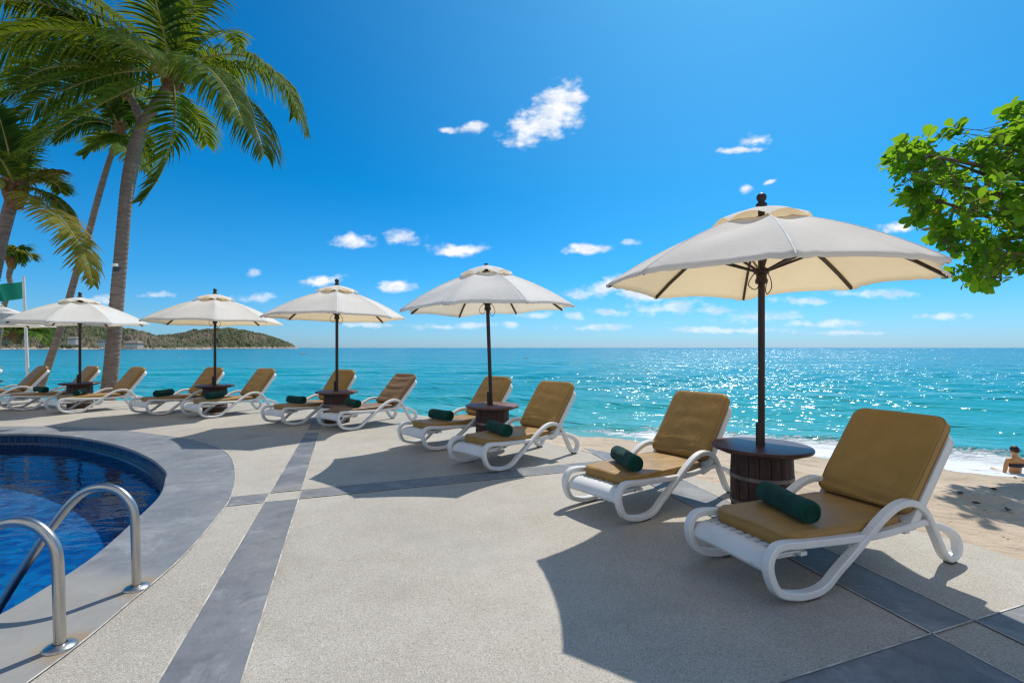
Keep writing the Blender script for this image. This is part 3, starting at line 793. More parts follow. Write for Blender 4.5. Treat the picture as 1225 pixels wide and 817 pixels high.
def make_lounger(label, back_a=BACK_A, dull=False, wr=.0016, seed=0, slouch=0):
    t = tag(empty('sun_lounger', (0,0,0)), label, 'sun lounger', 'sun loungers in a row along the deck edge')
    for s in (-1, 1):
        side_frame(s*.305, 'side_frame', t)
        for x, dx in ((.02+SX, .09), (1.30+SX, .06)):
            p = MB(); p.box((x, s*.305, .004), (dx, .05, .012)); p.build('foot_pad', M['rubber'], t, bevel=.002)
    # slatted seat deck
    d = MB()
    for i in range(11):
        y_ = (i-5)*.049; d.box((.44+SX, y_, .262), (1.02, .04, .018))
    for x in (.0, .45, .9): d.box((x+SX, 0, .242), (.05, .575, .024))
    d.build('seat_deck', M['resin'], t, bevel=.004)
    # moulded foot panel with finger grooves
    f = MB(); prof = [(-.02,.272),(-.06,.278),(-.12,.279),(-.165,.279),(-.178,.278),(-.195,.276),(-.225,.268),(-.252,.252),(-.270,.228),(-.277,.198),(-.266,.18),(-.245,.176)]
    ys_ = [(-.283+.566*j/62) for j in range(63)]; vs = []
    for (s, z) in prof:
        for y_ in ys_:
            k = (y_/.283); bul = -.022*(1-k*k)*(max(0, -s-.03)/.34)
            gr = 0
            if s > -.175: gr = -.035*(1 if (math.cos(y_/.062*2*PI) > .45 and abs(y_) < .25) else 0)*(1 if s > -.17 else 0)
            vs.append((s+SX+bul, y_, z+gr-.012*k*k))
    nn = len(ys_)
    f.add(vs, [(i*nn+j, i*nn+j+1, (i+1)*nn+j+1, (i+1)*nn+j) for i in range(len(prof)-1) for j in range(nn-1)])
    fo = f.build('foot_panel', M['resin'], t, True, angle=45)
    sm = fo.modifiers.new('thick', 'SOLIDIFY'); sm.thickness = .012; sm.offset = -1 if fo.data.polygons[0].normal.z > 0 else 1
    # back shell
    hx, hz = .905+SX, .287
    rot = Matrix.Rotation(-R(back_a), 4, 'Y')
    b = MB()
    ln, hw = .715, .312; out = []
    for cx, cy, a0 in ((ln-.1, hw-.1, 0), (0, hw, None), (0, -hw, None), (ln-.1, -hw+.1, 1.5*PI)):
        if a0 is None: out.append((cx, cy))
        else: out += [(cx+.1*math.cos(a0+PI/2*q/6), cy+.1*math.sin(a0+PI/2*q/6)) for q in range(7)]
    n = len(out); vs = []
    for (sc, z) in ((.985,-.05),(1,-.042),(1,.014),(.985,.02)):
        for (x, y_) in out: vs.append(Vector((x*sc if x > .2 else x, y_*sc, z)))
    fs = [(r*n+q, r*n+(q+1) % n, (r+1)*n+(q+1) % n, (r+1)*n+q) for r in range(3) for q in range(n)]+[tuple(range(n-1,-1,-1)), tuple(3*n+q for q in range(n))]
    b.add([rot @ p_ + Vector((hx, 0, hz)) for p_ in vs], fs); b.build('backrest_frame', M['resin'], t, True, angle=40)
    # hinge brackets
    for s in (-1, 1):
        h = MB(); h.box((.93+SX, s*.265, .275), (.10, .035, .075)); h.build('hinge', M['resin'], t, bevel=.01)
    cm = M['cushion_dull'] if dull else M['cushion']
    c = cushion_mb(1.04, .545, .078, .10, wr, seed, .006)
    c.v = [(p[0]-.13+SX, p[1], p[2]+.274) for p in c.v]
    c.build('seat_cushion', cm, t, True)
    c2 = cushion_mb(.715, .595, .072, .07, wr*1.1+slouch, seed+50, .013)
    off = Vector((hx, 0, hz))
    # local: x along the back, z outwards (towards the sitter)
    c2.v = [tuple(rot @ Vector((p[0]+.045, p[1], p[2]+.021)) + off) for p in c2.v]
    c2.build('back_cushion', cm, t, True)
    return t
LO = [ # P0 (near front loop on the ground), heading, label
 ((1.645,2.72), 21, 'largest, nearest white lounger with tan cushion, wholly in shade beside the sand'),
 ((1.061,3.96), 36, 'white lounger left of the big dark barrel table, its tan foot end in sun'),
 ((-.10,5.56), 45, 'white lounger with tall tan back, right of the pale worn barrel table'),
 ((-.97,6.68), 43, 'white lounger with shaded tan cushion, left of the pale worn barrel table'),
 ((-2.69,8.29), 52, 'white lounger with a badly creased dull brown back cushion'),
 ((-3.88,8.82), 58, 'white lounger partly hidden behind the third barrel table from the right'),
 ((-5.94,9.73), 60, 'white lounger with sunlit tan cushion right of the fourth table from the right'),
 ((-7.29,10.17), 64, 'white lounger partly hidden behind the fourth barrel table from the right'),
 ((-9.3,10.4), 62, 'sunlit white lounger with ochre cushion standing in front of the thick palm trunk'),
 ((-10.84,10.9), 60, 'white lounger partly hidden behind the fifth barrel table, left of the thick palm trunk'),
 ((-12.5,11.3), 60, 'white lounger behind the thin white flagpole, second from the left of the row'),
 ((-13.75,11.35), 60, 'white lounger cut off by the left edge of the photo, leftmost of the row'),
]
loungers = []
protoA = None
for i, (p0, th, lab) in enumerate(LO):
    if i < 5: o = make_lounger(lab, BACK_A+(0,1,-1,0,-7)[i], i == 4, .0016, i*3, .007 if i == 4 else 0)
    else:
        o = copy_tree(loungers[(0,1,2,3)[i % 4]]); o['label'] = lab
    c, s = math.cos(R(th)), math.sin(R(th)); q = (SX, -.305)
    o.location = (p0[0]-(c*q[0]-s*q[1]), p0[1]-(s*q[0]+c*q[1]), .004); o.rotation_euler = (0, 0, R(th))
    loungers.append(o)

# rolled towels
def make_towel():
    t = tag(empty('rolled_towel', (0,0,0)), 'x', 'towel', 'rolled green towels on the loungers')
    ln, r = .46, .066; b = MB(); n = 28; rnd = random.Random(2)
    stations = [(-.5,.72),(-.497,.9),(-.485,.98)]+[(-.46+.92*i/18, 1+rnd.uniform(-.025,.03)) for i in range(19)]+[(.485,.98),(.497,.9),(.5,.72)]
    vs = []
    for (s, k) in stations:
        for q in range(n):
            an = 2*PI*q/n; lump = 1+.03*math.sin(3*an+s*9)+.015*math.sin(5*an-s*14)
            step = .006*(q/n)                       # the loose end of the cloth makes a small step
            rr = r*k*lump+step; vs.append((s*ln, rr*math.cos(an), max(.002, r+rr*math.sin(an)*.96)))
    m = len(stations)
    b.add(vs, [(i*n+q, i*n+(q+1) % n, (i+1)*n+(q+1) % n, (i+1)*n+q) for i in range(m-1) for q in range(n)])
    b.build('towel_roll', M['towel'], t, True)
    for e in (-1, 1):                              # spiral of cloth layers at each end
        sp = MB(); vs = []; K = 90
        for i in range(K+1):
            a = i/K*2*PI*3.6; rr = .006+.046*i/K
            for (dr, dx) in ((-.0028, -.006), (-.0028, .004), (.0028, .004), (.0028, -.006)):
                vs.append((e*(ln*.497+dx), (rr+dr)*math.cos(a), r+(rr+dr)*math.sin(a)))
        fs = [(i*4+q, i*4+(q+1) % 4, (i+1)*4+(q+1) % 4, (i+1)*4+q) for i in range(K) for q in range(4)]
        sp.add(vs, fs)
        sp.lathe([(.0,0),(.05,0)], 20, (0,0,0), cap=False)
        nv = len(sp.v)-40
        sp.v[nv:] = [(e*(ln*.49), p[0], r+p[1]) for p in sp.v[nv:]]
        sp.build('spiral_end', M['towel'], t, True, angle=40)
    return t
tw = [(0, .22, .01, 74), (1, .15, 0, 62), (2, .20, -.02, 75), (3, .22, .02, 95), (4, .20, .02, 80), (5, .20, .02, 96), (6, .16, -.05, 24), (7, .2, .0, 25), (8, .2, .0, 50), (9, .35, .08, 95)]
tl = ['rolled dark green towel nearest the camera, on the shaded lounger beside the sand', 'rolled green towel half in sun on the lounger left of the big dark barrel table',
      'rolled green towel on the lounger right of the second table from the right', 'rolled green towel on the lounger left of the second table from the right',
      'rolled green towel on the creased brown cushion right of the third table', 'rolled green towel on the lounger behind the third table from the right',
      'rolled green towel lying lengthwise in front of the fourth table from the right', 'rolled green towel lying lengthwise on the lounger left of the fourth table',
      'rolled green towel seen against the fifth barrel table from the right', 'rolled dark green towel near the leaning slender palm trunk, leftmost of the towels']
tp = None
for (i, s, ly, skew), lab in zip(tw, tl):
    t = make_towel() if tp is None else copy_tree(tp)
    tp = tp or t; t['label'] = lab
    o = loungers[i]; th = o.rotation_euler.z; p = Vector((s+SX, ly, 0)); p.rotate(Matrix.Rotation(th, 3, 'Z'))
    t.location = (o.location.x+p.x, o.location.y+p.y, .3665); t.rotation_euler = (0, 0, th+R(skew)); t.scale = (1, 1, 1) if i < 2 else (.9+.03*((i*7) % 5), .95+.03*((i*5) % 4), .95+.03*((i*5) % 4))

# ------------------------------------------------------------------ barrel tables
def make_table(label, worn, rz):
    t = tag(empty('barrel_table', (0,0,0), rz), label, 'table', 'round barrel tables under the umbrellas')
    m = MB(); r = .385
    m.lathe([(.05,.545),(r-.02,.545),(r-.006,.549),(r,.558),(r,.572),(r-.006,.579),(r-.014,.581),(.033,.581)], 48, cap=False)
    m.build('tabletop', M['top_worn'] if worn else M['top'], t, True, angle=30)
    rm = MB(); rm.lathe([(.21,.525),(r-.07,.525),(r-.07,.5445),(.21,.5445)], 40, cap=False); rm.build('underside_ring', M['stave'], t, True, angle=30)
    d = MB(); n = 18
    for k in range(n):
        a0 = 2*PI*(k+.03)/n; a1 = 2*PI*(k+.97)/n; vs = []
        for z, rr in ((0,.228),(.18,.238),(.36,.238),(.524,.23)):
            for rad, a in ((rr,a0),(rr+.004,(a0+a1)/2),(rr,a1),(rr-.022,a1),(rr-.022,a0)): vs.append((rad*math.cos(a), rad*math.sin(a), z))
        fs = [(i*5+q, i*5+(q+1) % 5, (i+1)*5+(q+1) % 5, (i+1)*5+q) for i in range(3) for q in range(5)]+[(4,3,2,1,0),(15,16,17,18,19)]
        d.add(vs, fs)
    d.lathe([(.205,.004),(.205,.52)], 18, cap=False)
    d.build('barrel', M['stave'], t)
    for z in (.12, .33):
        h = MB(); h.lathe([(.241,z-.017),(.246,z-.014),(.246,z+.014),(.241,z+.017)], 36, cap=False); h.build('hoop', M['hoop'], t, True, angle=40)
    return t
UM = [((2.095,4.1), -109, (0,0,0)), ((-.28,7.0), -110, (R(.4), R(-2.0), 0)), ((-3.30,9.2), -70, (0,0,0)), ((-6.51,10.7), -59, (0,0,0)), ((-10.09,11.4), -26, (0,0,0)), ((-12.95,11.9), -40, (0,0,0))]
tlab = ['dark red brown barrel table with iron hoop beside the nearest lounger', 'barrel table with pale worn top, second from the right', 'brown barrel table third from the right, beside the creased cushion',
        'dark barrel table fourth from the right, with a towel rolled in front', 'dark barrel table standing in front of the thick palm trunk, fifth from the right', 'barrel table cut off by the left edge of the photo']
prev = {}
for i, ((x, y), a, rot) in enumerate(UM):
    wn = i in (1, 2)
    if wn in prev: t = copy_tree(prev[wn]); t['label'] = tlab[i]
    else: t = make_table(tlab[i], wn, 0); prev[wn] = t
    t.location = (x, y, .004); t.rotation_euler = (0, 0, R(20+47*i))

# ------------------------------------------------------------------ umbrellas
def make_umbrella(label, a0, rad, seed, scal, finial, pale, ztop=2.52, zrim=1.95, vent=True):
    rnd = random.Random(seed)
    t = tag(empty('beach_umbrella', (0,0,0)), label, 'umbrella', 'cream canvas umbrellas along the deck')
    p = MB(); p.tube([(0,0,.0),(0,0,2.60)], .027, 10); p.build('pole', M['pole'], t, True, angle=40)
    sl_ = MB(); sl_.tube([(-.034,-.018,.56),(-.034,-.018,.77)], .022, 8); sl_.build('pole_sleeve', M['pole'], t, bevel=.003)
    rt = [rad*(1+rnd.uniform(-.02,.02)) for _ in range(8)]; zt = [zrim+rnd.uniform(-.025,.025) for _ in range(8)]
    ang = [a0+2*PI*k_/8 for k_ in range(8)]
    rin_ = .26
    def prof(rho, zr): return ztop-(ztop-zr)*(.50*rho+.50*rho**2.1)
    NT_, NR = 14, 18
    vs = []; fs = []; ph = [rnd.uniform(0, 6.28) for _ in range(16)]
    for i in range(NR+1):
        rho = rin_/rad+(1-rin_/rad)*i/NR
        for k_ in range(8):
            for j in range(NT_):
                u_ = j/NT_; k2 = (k_+1) % 8
                pa = Vector((math.cos(ang[k_]), math.sin(ang[k_]), 0))*rt[k_]*rho; pb = Vector((math.cos(ang[k2]), math.sin(ang[k2]), 0))*rt[k2]*rho
                q = pa.lerp(pb, u_); z = prof(rho, zt[k_])*(1-u_)+prof(rho, zt[k2])*u_
                w_ = 4*u_*(1-u_)
                q *= 1-scal*w_*rho**2.5
                z += scal*.42*w_*rho**3*rad*.8-.045*w_*rho*(1-rho)*2.2
                # pull folds that fan from the rib tips
                e_ = min(u_, 1-u_); kk = k_ if u_ < .5 else k2
                z += .016*rho**3*math.sin(e_*40+ph[kk])*math.exp(-e_*6)*(1 if e_ > 0 else 0)
                z += .010*w_*math.sin(rho*11+ph[8+k_]+u_*4)
                vs.append((q.x, q.y, z))
    m = 8*NT_
    for i in range(NR):
        for j in range(m): fs.append((i*m+j, i*m+(j+1) % m, (i+1)*m+(j+1) % m, (i+1)*m+j))
    # hem: a narrow turned-down strip
    hem0 = NR*m
    for j in range(m):
        x, y_, z = vs[hem0+j]; vs.append((x*.997, y_*.997, z-.022))
    for j in range(m): fs.append((hem0+j, hem0+(j+1) % m, hem0+m+(j+1) % m, hem0+m+j))
    cmat = M['canvas_pale'] if pale else M['canvas']
    cb = MB(); cb.add(vs, fs); cb.build('canopy', cmat, t, True)
    sm_ = MB()                                  # stitched seams, raised just above the cloth along every rib
    for k_ in range(8):
        ps = [Vector(vs[i*m+k_*NT_]) for i in range(NR+1)]; d = Vector((-math.sin(ang[k_]), math.cos(ang[k_]), 0))
        vv = []
        for q in ps: vv += [q-d*.0045+Vector((0,0,.0003)), q-d*.003+Vector((0,0,.0016)), q+d*.003+Vector((0,0,.0016)), q+d*.0045+Vector((0,0,.0003))]
        sm_.add(vv, [(i*4+q, i*4+q+1, (i+1)*4+q+1, (i+1)*4+q) for i in range(NR) for q in range(3)])
    sm_.build('seams', M['seam'], t, True)
    # vent cap
    vs = []; fs = []; rc = .40
    for i in range(8):
        rho = i/7
        for k_ in range(8):
            for j in range(8):
                u_ = j/8; k2 = (k_+1) % 8; w_ = 4*u_*(1-u_)
                pa = Vector((math.cos(ang[k_]), math.sin(ang[k_]), 0)); pb = Vector((math.cos(ang[k2]), math.sin(ang[k2]), 0))
                q = pa.lerp(pb, u_)*max(.03, rho*rc)*(1-.05*w_*rho**2); zc = prof(rc/rad, zrim)+.012
                z = zc+(ztop+.055-zc)*(1-.35*rho-.65*rho*rho)+.055*w_*rho**2
                vs.append((q.x, q.y, z))
    for i in range(7):
        for j in range(64): fs.append((i*64+j, i*64+(j+1) % 64, (i+1)*64+(j+1) % 64, (i+1)*64+j))
    vc = MB(); vc.add(vs, fs); vc.build('vent_cap', cmat, t, True)
    if finial:
        f = MB(); f.lathe([(.0,2.565),(.042,2.57),(.044,2.60),(.027,2.615),(.025,2.625),(.036,2.637),(.039,2.655),(.036,2.673),(.024,2.687),(.010,2.693),(0,2.694)], 16, cap=False)
        f.build('finial', M['pole'], t, True)
    hb = MB(); hb.lathe([(.028,1.93),(.046,1.935),(.05,1.96),(.040,1.985),(.042,2.01),(.060,2.02),(.062,2.055),(.044,2.06),(.028,2.075)], 16, cap=False)
    hb.build('runner', M['pole'], t, True, angle=35)
    ht = MB(); ht.lathe([(.028,2.42),(.06,2.43),(.06,2.49),(.028,2.50)], 16, cap=False); ht.build('top_hub', M['pole'], t, True, angle=35)
    for k_ in range(8):
        d = Vector((math.cos(ang[k_]), math.sin(ang[k_]), 0)); r_ = MB(); pts = []
        for i in range(7):
            rho = .05+.93*i/6; pts.append(d*rho*rt[k_]+Vector((0, 0, prof(rho, zt[k_])-.028-(.02 if i == 0 else 0))))
        wd = Vector((-d.y, d.x, 0)); vv = []
        for q in pts:
            for (a_, b_) in ((-.011,-.014),(.011,-.014),(.011,.014),(-.011,.014)): vv.append(q+wd*a_+Vector((0,0,b_)))
        ff = [(i*4+q, i*4+(q+1) % 4, (i+1)*4+(q+1) % 4, (i+1)*4+q) for i in range(6) for q in range(4)]+[(3,2,1,0),(24,25,26,27)]
        r_.add(vv, ff); ro = r_.build('rib', M['pole'], t)
        s_ = MB(); a_ = d*.05+Vector((0,0,2.04)); b_ = d*.50*rt[k_]+Vector((0,0,prof(.50, zt[k_])-.05))
        s_.tube([a_, b_], .011, 6); s_.build('strut', M['pole'], ro)
    cd = MB()
    loop = [(.05,0,2.03),(.09,.02,1.97),(.10,.03,1.90),(.06,.02,1.85),(.035,0,1.88),(.03,-.03,1.95)]
    cd.tube(catmull(loop, 5), .004, 5)
    loop = [(-.05,0,2.03),(-.10,-.03,1.98),(-.12,-.02,1.92),(-.07,-.03,1.88),(-.03,-.03,1.92)]
    cd.tube(catmull(loop, 5), .004, 5); cd.build('pull_cord', M['cord'], t)
    return t
ulab = ['big cream canvas umbrella closest to the camera, dark pole through the table at the right', 'wind ruffled cream umbrella on a leaning pole, second from the right',
        'cream umbrella with dark ball finial, third from the right', 'cream umbrella fourth from the right, its edge in front of the headland tip',
        'white umbrella dappled by palm shade in front of the thick palm trunk', 'white umbrella at the left edge, half hidden behind the next one']
for i, ((x, y), a, rot) in enumerate(UM):
    o = make_umbrella(ulab[i], R(a), (1.275,1.26,1.30,1.34,1.36,1.34)[i], 20+i, (.045,.055,.035,.035,.03,.03)[i], i not in (1,), i in (1,4,5))
    o.location = (x, y, .004); o.rotation_euler = rot
# wind ties hanging off the near umbrella's left corner
# ------------------------------------------------------------------ pool ladder rails
def rail(base, pts, label):
    t = tag(empty('pool_handrail', (base[0], base[1], .004)), label, 'handrail', 'pool ladder handrails')
    path = catmull(pts, 8); m = MB(); m.tube(path, .0235, 16); m.build('rail', M['steel'], t, True, angle=60)
    f = MB(); f.lathe([(.027,.022),(.034,.020),(.058,.012),(.066,.005),(.066,.0)], 28, cap=False); f.build('flange', M['steel'], t, True)
    return t
rp = [(0,0,0),(-.005,0,.2),(-.012,0,.40),(-.035,0,.49),(-.10,0,.56),(-.19,0,.585),(-.29,0,.565),(-.38,0,.495),(-.48,0,.37),(-.60,0,.20),(-.75,0,-.03),(-.85,0,-.22),(-.9,0,-.5),(-.9,0,-.735)]
rail((-2.108,2.277), rp, 'stainless steel ladder handrail nearer the camera at the pool corner')
rail((-2.183,2.84), rp, 'stainless steel ladder handrail farther from the camera, beside the rust stain')

# ------------------------------------------------------------------ palms
def frond(name, parent, P0, P1, P2, leaf, seed, mat, n=46, droop=.55, wind=(-.25,0,0), twist=0):
    rnd = random.Random(seed); P0, P1, P2 = Vector(P0), Vector(P1), Vector(P2)
    def B(t): return P0*(1-t)**2+P1*2*t*(1-t)+P2*t*t
    def T(t): return ((P1-P0)*2*(1-t)+(P2-P1)*2*t).normalized()
    mb = MB(); lv = []; fbase = rnd.uniform(.15,.6); L_ = sum((B((i+1)/20)-B(i/20)).length for i in range(20))
    wind = Vector(wind)
    for sd in (-1, 1):
        for i in range(n):
            t = .13+.865*(i+.5*(sd > 0)+rnd.uniform(-.3,.3))/n
            if t > 1: t = 1
            p = B(t); tg = T(t); up = Vector((0,0,1))
            sv = tg.cross(up)
            if sv.length < .15: sv = Vector((rnd.uniform(-1,1), rnd.uniform(-1,1), 0))
            sv.normalize(); nv = sv.cross(tg).normalized()
            an = R(twist); sv2 = (sv*math.cos(an)+nv*math.sin(an))*sd
            ll = leaf*rnd.choice((1,1,1.08,.94))*(.45+.75*math.sin(PI*min(1, .15+t*.80))**.8)*(1-.45*max(0, t-.75)/.25)*rnd.uniform(.82,1.12)
            if rnd.random() < .05: ll *= .5
            fwd = .35+.75*t
            d0 = (sv2*.95+tg*fwd+nv*.30+Vector((rnd.uniform(-.1,.1), rnd.uniform(-.1,.1), rnd.uniform(-.1,.1)))).normalized()
            g = Vector((0,0,-1))*droop*rnd.uniform(.75,1.3)+wind*rnd.uniform(.6,1.3)
            q = [p]; dcur = d0.copy()
            for s in range(4):
                q.append(q[-1]+dcur*ll/4); dcur = (dcur+g*.42).normalized()
            wbase = .023+.012*rnd.random(); wv = tg.cross(d0); wv = (tg-d0*tg.dot(d0)).normalized()
            ww = [wbase*.5, wbase, wbase*.85, wbase*.5, .002]
            vs = []
            for a_, w_ in zip(q, ww): vs += [a_-wv*w_, a_+wv*w_]
            mb.add(vs, [(s*2, s*2+1, s*2+3, s*2+2) for s in range(4)])
            v0 = fbase+rnd.gauss(0,.16); v0 = min(.88, max(0, v0)); v1 = 1. if rnd.random() < .12 else min(1, v0+.12)
            for s in range(5): lv += [v0+(v1-v0)*(s/4)**2]*2
    o = mb.build('frond', mat, parent, False)
    o.data.attributes.new('leafv', 'FLOAT', 'POINT').data.foreach_set('value', lv)
    r = MB(); r.tube([B(i/14) for i in range(15)], [.024*(1-i/14)**.8+.004 for i in range(15)], 6); r.build('midrib', M['midrib'], o, True)
    return o
def palm(label, path, rads, crown, fr, nrand, seed, leaf=.8, Lr=(2.6,3.6), nuts=0, dry=0, name='palm_tree', rlo=-20, azr=(0,360), droop=.55):
    base = Vector(path[0]); t = tag(empty(name, base), label, 'palm tree', 'coconut palms at the left')
    rnd = random.Random(seed)
    rads = [r_*.76 for r_ in rads]
    pts = [Vector(p)-base for p in catmull(path, 14)]; m = len(pts)
    rr = np.interp(np.linspace(0,1,m), np.linspace(0,1,len(rads)), rads)
    # fine rings of old leaf scars
    fine = []; fr_ = []
    for i in range(m-1):
        for s in range(4):
            fine.append(pts[i].lerp(pts[i+1], s/4)); fr_.append((rr[i]*(1-s/4)+rr[i+1]*s/4)*(1+(.045,.0,-.03,.01)[s])*(1+rnd.uniform(-.012,.012)))
    tr = MB(); tr.tube(fine, fr_, 14); tr.build('trunk', M['trunk'], t, True)
    C = Vector(crown)-base
    fb = MB(); fb.lathe([(.0,-.5),(rads[-1]*1.2,-.42),(rads[-1]*1.9,-.15),(rads[-1]*2.2,.1),(rads[-1]*1.4,.4),(.02,.6)], 12, C, cap=False); fb.build('crown_fibre', M['fibre'], t, True)
    i = 0
    for f in fr:
        p1 = Vector(f[0])-base; p2 = Vector(f[1])-base; opt = f[2] if len(f) > 2 else {}
        # control point of the quadratic so that the frond passes through p1
        c1 = p1*2-(C+p2)*.5
        frond('frond', t, C, c1, p2, opt.get('leaf', leaf), seed*100+i, opt.get('mat', M['frond']), opt.get('n', 62), opt.get('droop', droop)*1.25, opt.get('wind', (-.25,0,0)), opt.get('twist', 0)); i += 1
    for k_ in range(nrand):
        az_ = R(azr[0]+(azr[1]-azr[0])*(k_+rnd.uniform(-.35,.35))/nrand); el = R(rnd.uniform(rlo, 75)); ln = rnd.uniform(*Lr)
        d = Vector((math.cos(az_)*math.cos(el), math.sin(az_)*math.cos(el), math.sin(el)))
        p1 = C+d*ln*.62; p2 = C+d*ln*.82+Vector((-.25*ln*.6, 0, -.36*ln))
        frond('frond', t, C, p1, p2, leaf*rnd.uniform(.85,1.1), seed*100+i, M['frond_dry'] if rnd.random() < dry else M['frond'], 46, droop); i += 1
    for k_ in range(nuts):
        a = 2*PI*k_/nuts+rnd.random(); nb = MB(); r0 = .11
        nb.lathe([(0.002,-.13),(.06,-.115),(.10,-.06),(.11,.0),(.095,.06),(.06,.105),(.002,.125)], 12, C+Vector((math.cos(a)*.34, math.sin(a)*.34, -.1+rnd.uniform(-.15,.15))), cap=False)
        nb.build('coconut', M['nut'], t, True)
    return t
def sand_at(x, y): return float(sand_z(np.array([[x, y]]))[0][0])
def pth(lst, Y0, Y1, basez=None):
    n = len(lst); out = []
    for i, (px, py) in enumerate(lst): out.append(tuple(at(px, py, Y0+(Y1-Y0)*i/(n-1))))
    if basez is not None:
        b = out[0]; out.insert(0, (b[0]-.05, b[1], basez))
    return out
D1 = 12.0
A = lambda px, py, dy=0, D=D1: tuple(at(px, py, D+dy))
# thick palm
palm('tall thick trunked coconut palm with green nuts, its trunk rising behind the white umbrella', pth([(128,486),(133,440),(139,370),(146,290),(153,215),(166,160),(186,126),(202,104)], 13.3, 12.0, -1.4),
     [.30,.245,.22,.205,.19,.175,.165,.16,.15], A(206,86),
     [ (A(306,72,-.3), A(367,164,-.5), {'droop':1.0,'leaf':.85}), (A(318,88,.8), A(352,140,1.3), {'droop':1.1,'leaf':.8}), (A(262,40,1.2), A(287,58,2.6), {'leaf':.6}), (A(276,112,-1.0), A(316,186,-1.7), {'droop':1.25,'leaf':1.15}),
       (A(204,175,-.5), A(168,242,-.8), {'droop':.35,'leaf':.7,'wind':(-.35,0,0)}), (A(189,12,-.7), A(170,-60,-1.4)), (A(232,5,-.2), A(246,-70,-.6)),
       (A(100,40,-1.3), A(-25,50,-2.2), {'droop':1.0,'leaf':1.0}), (A(150,28,.2), A(60,-25,.3)), (A(110,95,-.2), A(5,150,-.5), {'droop':.9}), (A(120,125,-1.0), A(18,190,-1.8), {'droop':.7}),
       (A(130,70,1.2), A(-10,100,2.3), {'droop':1.0,'leaf':1.0}), (A(90,10,.5), A(-50,-5,1.0), {'droop':.9,'leaf':1.0}), (A(248,82,-1.6), A(292,150,-2.6), {'droop':1.2,'leaf':1.0}),
       (A(244,66,1.6), A(285,112,2.8), {'droop':1.0}), (A(215,20,2), A(220,-30,4.0)), (A(170,60,-2.2), A(140,38,-3.6), {'droop':.8,'leaf':.6}), (A(228,40,.5), A(252,8,.9), {'leaf':.6})],
     0, 3, .95, nuts=6)
palm('second tall coconut palm whose trunk is hidden behind the thick trunked palm, dark dense crown', pth([(131,470),(136,400),(143,320),(152,240),(163,185),(170,155),(163,130),(151,108)], 14.2, 13.2, -1.4),
     [.26,.2,.19,.18,.17,.16,.15,.14,.13], at(150,98,13.2),
     [ (A(95,35,0,13.2), A(-20,60,0,13.2), {'droop':.85}), (A(90,75,.6,13.2), A(-30,120,.9,13.2), {'droop':.9}), (A(100,110,-.5,13.2), A(30,185,-1,13.2), {'droop':.8}),
       (A(80,15,-1,13.2), A(-40,10,-1.5,13.2), {'droop':.85}), (A(120,20,1.5,13.2), A(70,-30,2.5,13.2)), (A(90,60,2.2,13.2), A(10,85,4,13.2), {'droop':.9}), (A(60,50,-.8,13.2), A(-60,90,-1.2,13.2), {'droop':.9}),
       (A(95,90,-1.6,13.2), A(0,118,-2.6,13.2), {'droop':.8})], 5, 5, .95, Lr=(3.0,3.9), azr=(60,230), rlo=0)
palm('slender smooth leaning coconut palm with a small crown just left of the thick trunk', pth([(46,474),(60,430),(75,385),(92,325),(106,280),(118,235),(130,195),(141,166)], 15.6, 15.0, -1.4),
     [.2,.15,.135,.125,.118,.112,.108,.10,.095], at(144,157,15),
     [ (A(106,146,0,15), A(64,172,0,15), {'droop':.9,'leaf':.6,'wind':(-.5,0,0)}), (A(112,136,.5,15), A(78,138,.8,15), {'leaf':.55,'wind':(-.4,0,0)}), (A(122,172,-.6,15), A(100,186,-.8,15), {'leaf':.5,'wind':(-.5,0,0)}), (A(160,130,.3,15), A(190,140,.5,15)),
       (A(126,118,-.4,15), A(98,100,-.8,15)), (A(150,180,-.5,15), A(186,215,-.6,15), {'leaf':.6}), (A(165,160,.8,15), A(180,205,1.2,15), {'leaf':.6}), (A(138,120,.5,15), A(126,92,.9,15), {'leaf':.5})], 3, 7, .6, Lr=(1.8,2.3), dry=.3, rlo=10)
palm('palm with a brown fibrous crown and drooping yellowed fronds at the left edge', pth([(-40,480),(-22,390),(-8,330),(2,285),(10,255),(15,238)], 11.6, 11.0, -1.2),
     [.25,.19,.175,.165,.16,.155,.15], at(18,226,11),
     [ (A(52,212,.2,11), A(77,205,.2,11), {'leaf':.36,'mat':M['frond_dry']}), (A(66,238,0,11), A(92,285,0,11), {'leaf':.42,'droop':.9,'mat':M['frond_dry']}), (A(78,268,-.6,11), A(112,342,-.9,11), {'leaf':.55,'droop':.5,'mat':M['frond_dry'],'wind':(-.6,0,-.1)}),
       (A(10,180,-.3,11), A(-4,130,-.6,11), {'leaf':.6}), (A(34,182,.4,11), A(60,140,.8,11), {'leaf':.42,'wind':(.45,0,0),'droop':.3}), (A(22,185,1,11), A(30,150,2,11)), (A(-20,215,0,11), A(-60,260,0,11)), (A(0,190,-1,11), A(-30,175,-2,11))], 2, 9, .45, Lr=(1.4,1.8), dry=.6, nuts=3, azr=(90,270), rlo=20)
palm('small distant palm with a crooked thin trunk at the left edge behind the green flag', pth([(-8,452),(0,392),(6,362),(13,345),(11,330),(14,318)], 22, 22, -1.4),
     [.2,.16,.14,.13,.13,.13,.14], at(14,310,22), [(A(22,298,0,22), A(27,318,0,22), {'leaf':.5}), (A(4,300,0,22), A(-2,322,0,22), {'leaf':.5})], 7, 11, .55, Lr=(1.1,1.6), dry=.6)
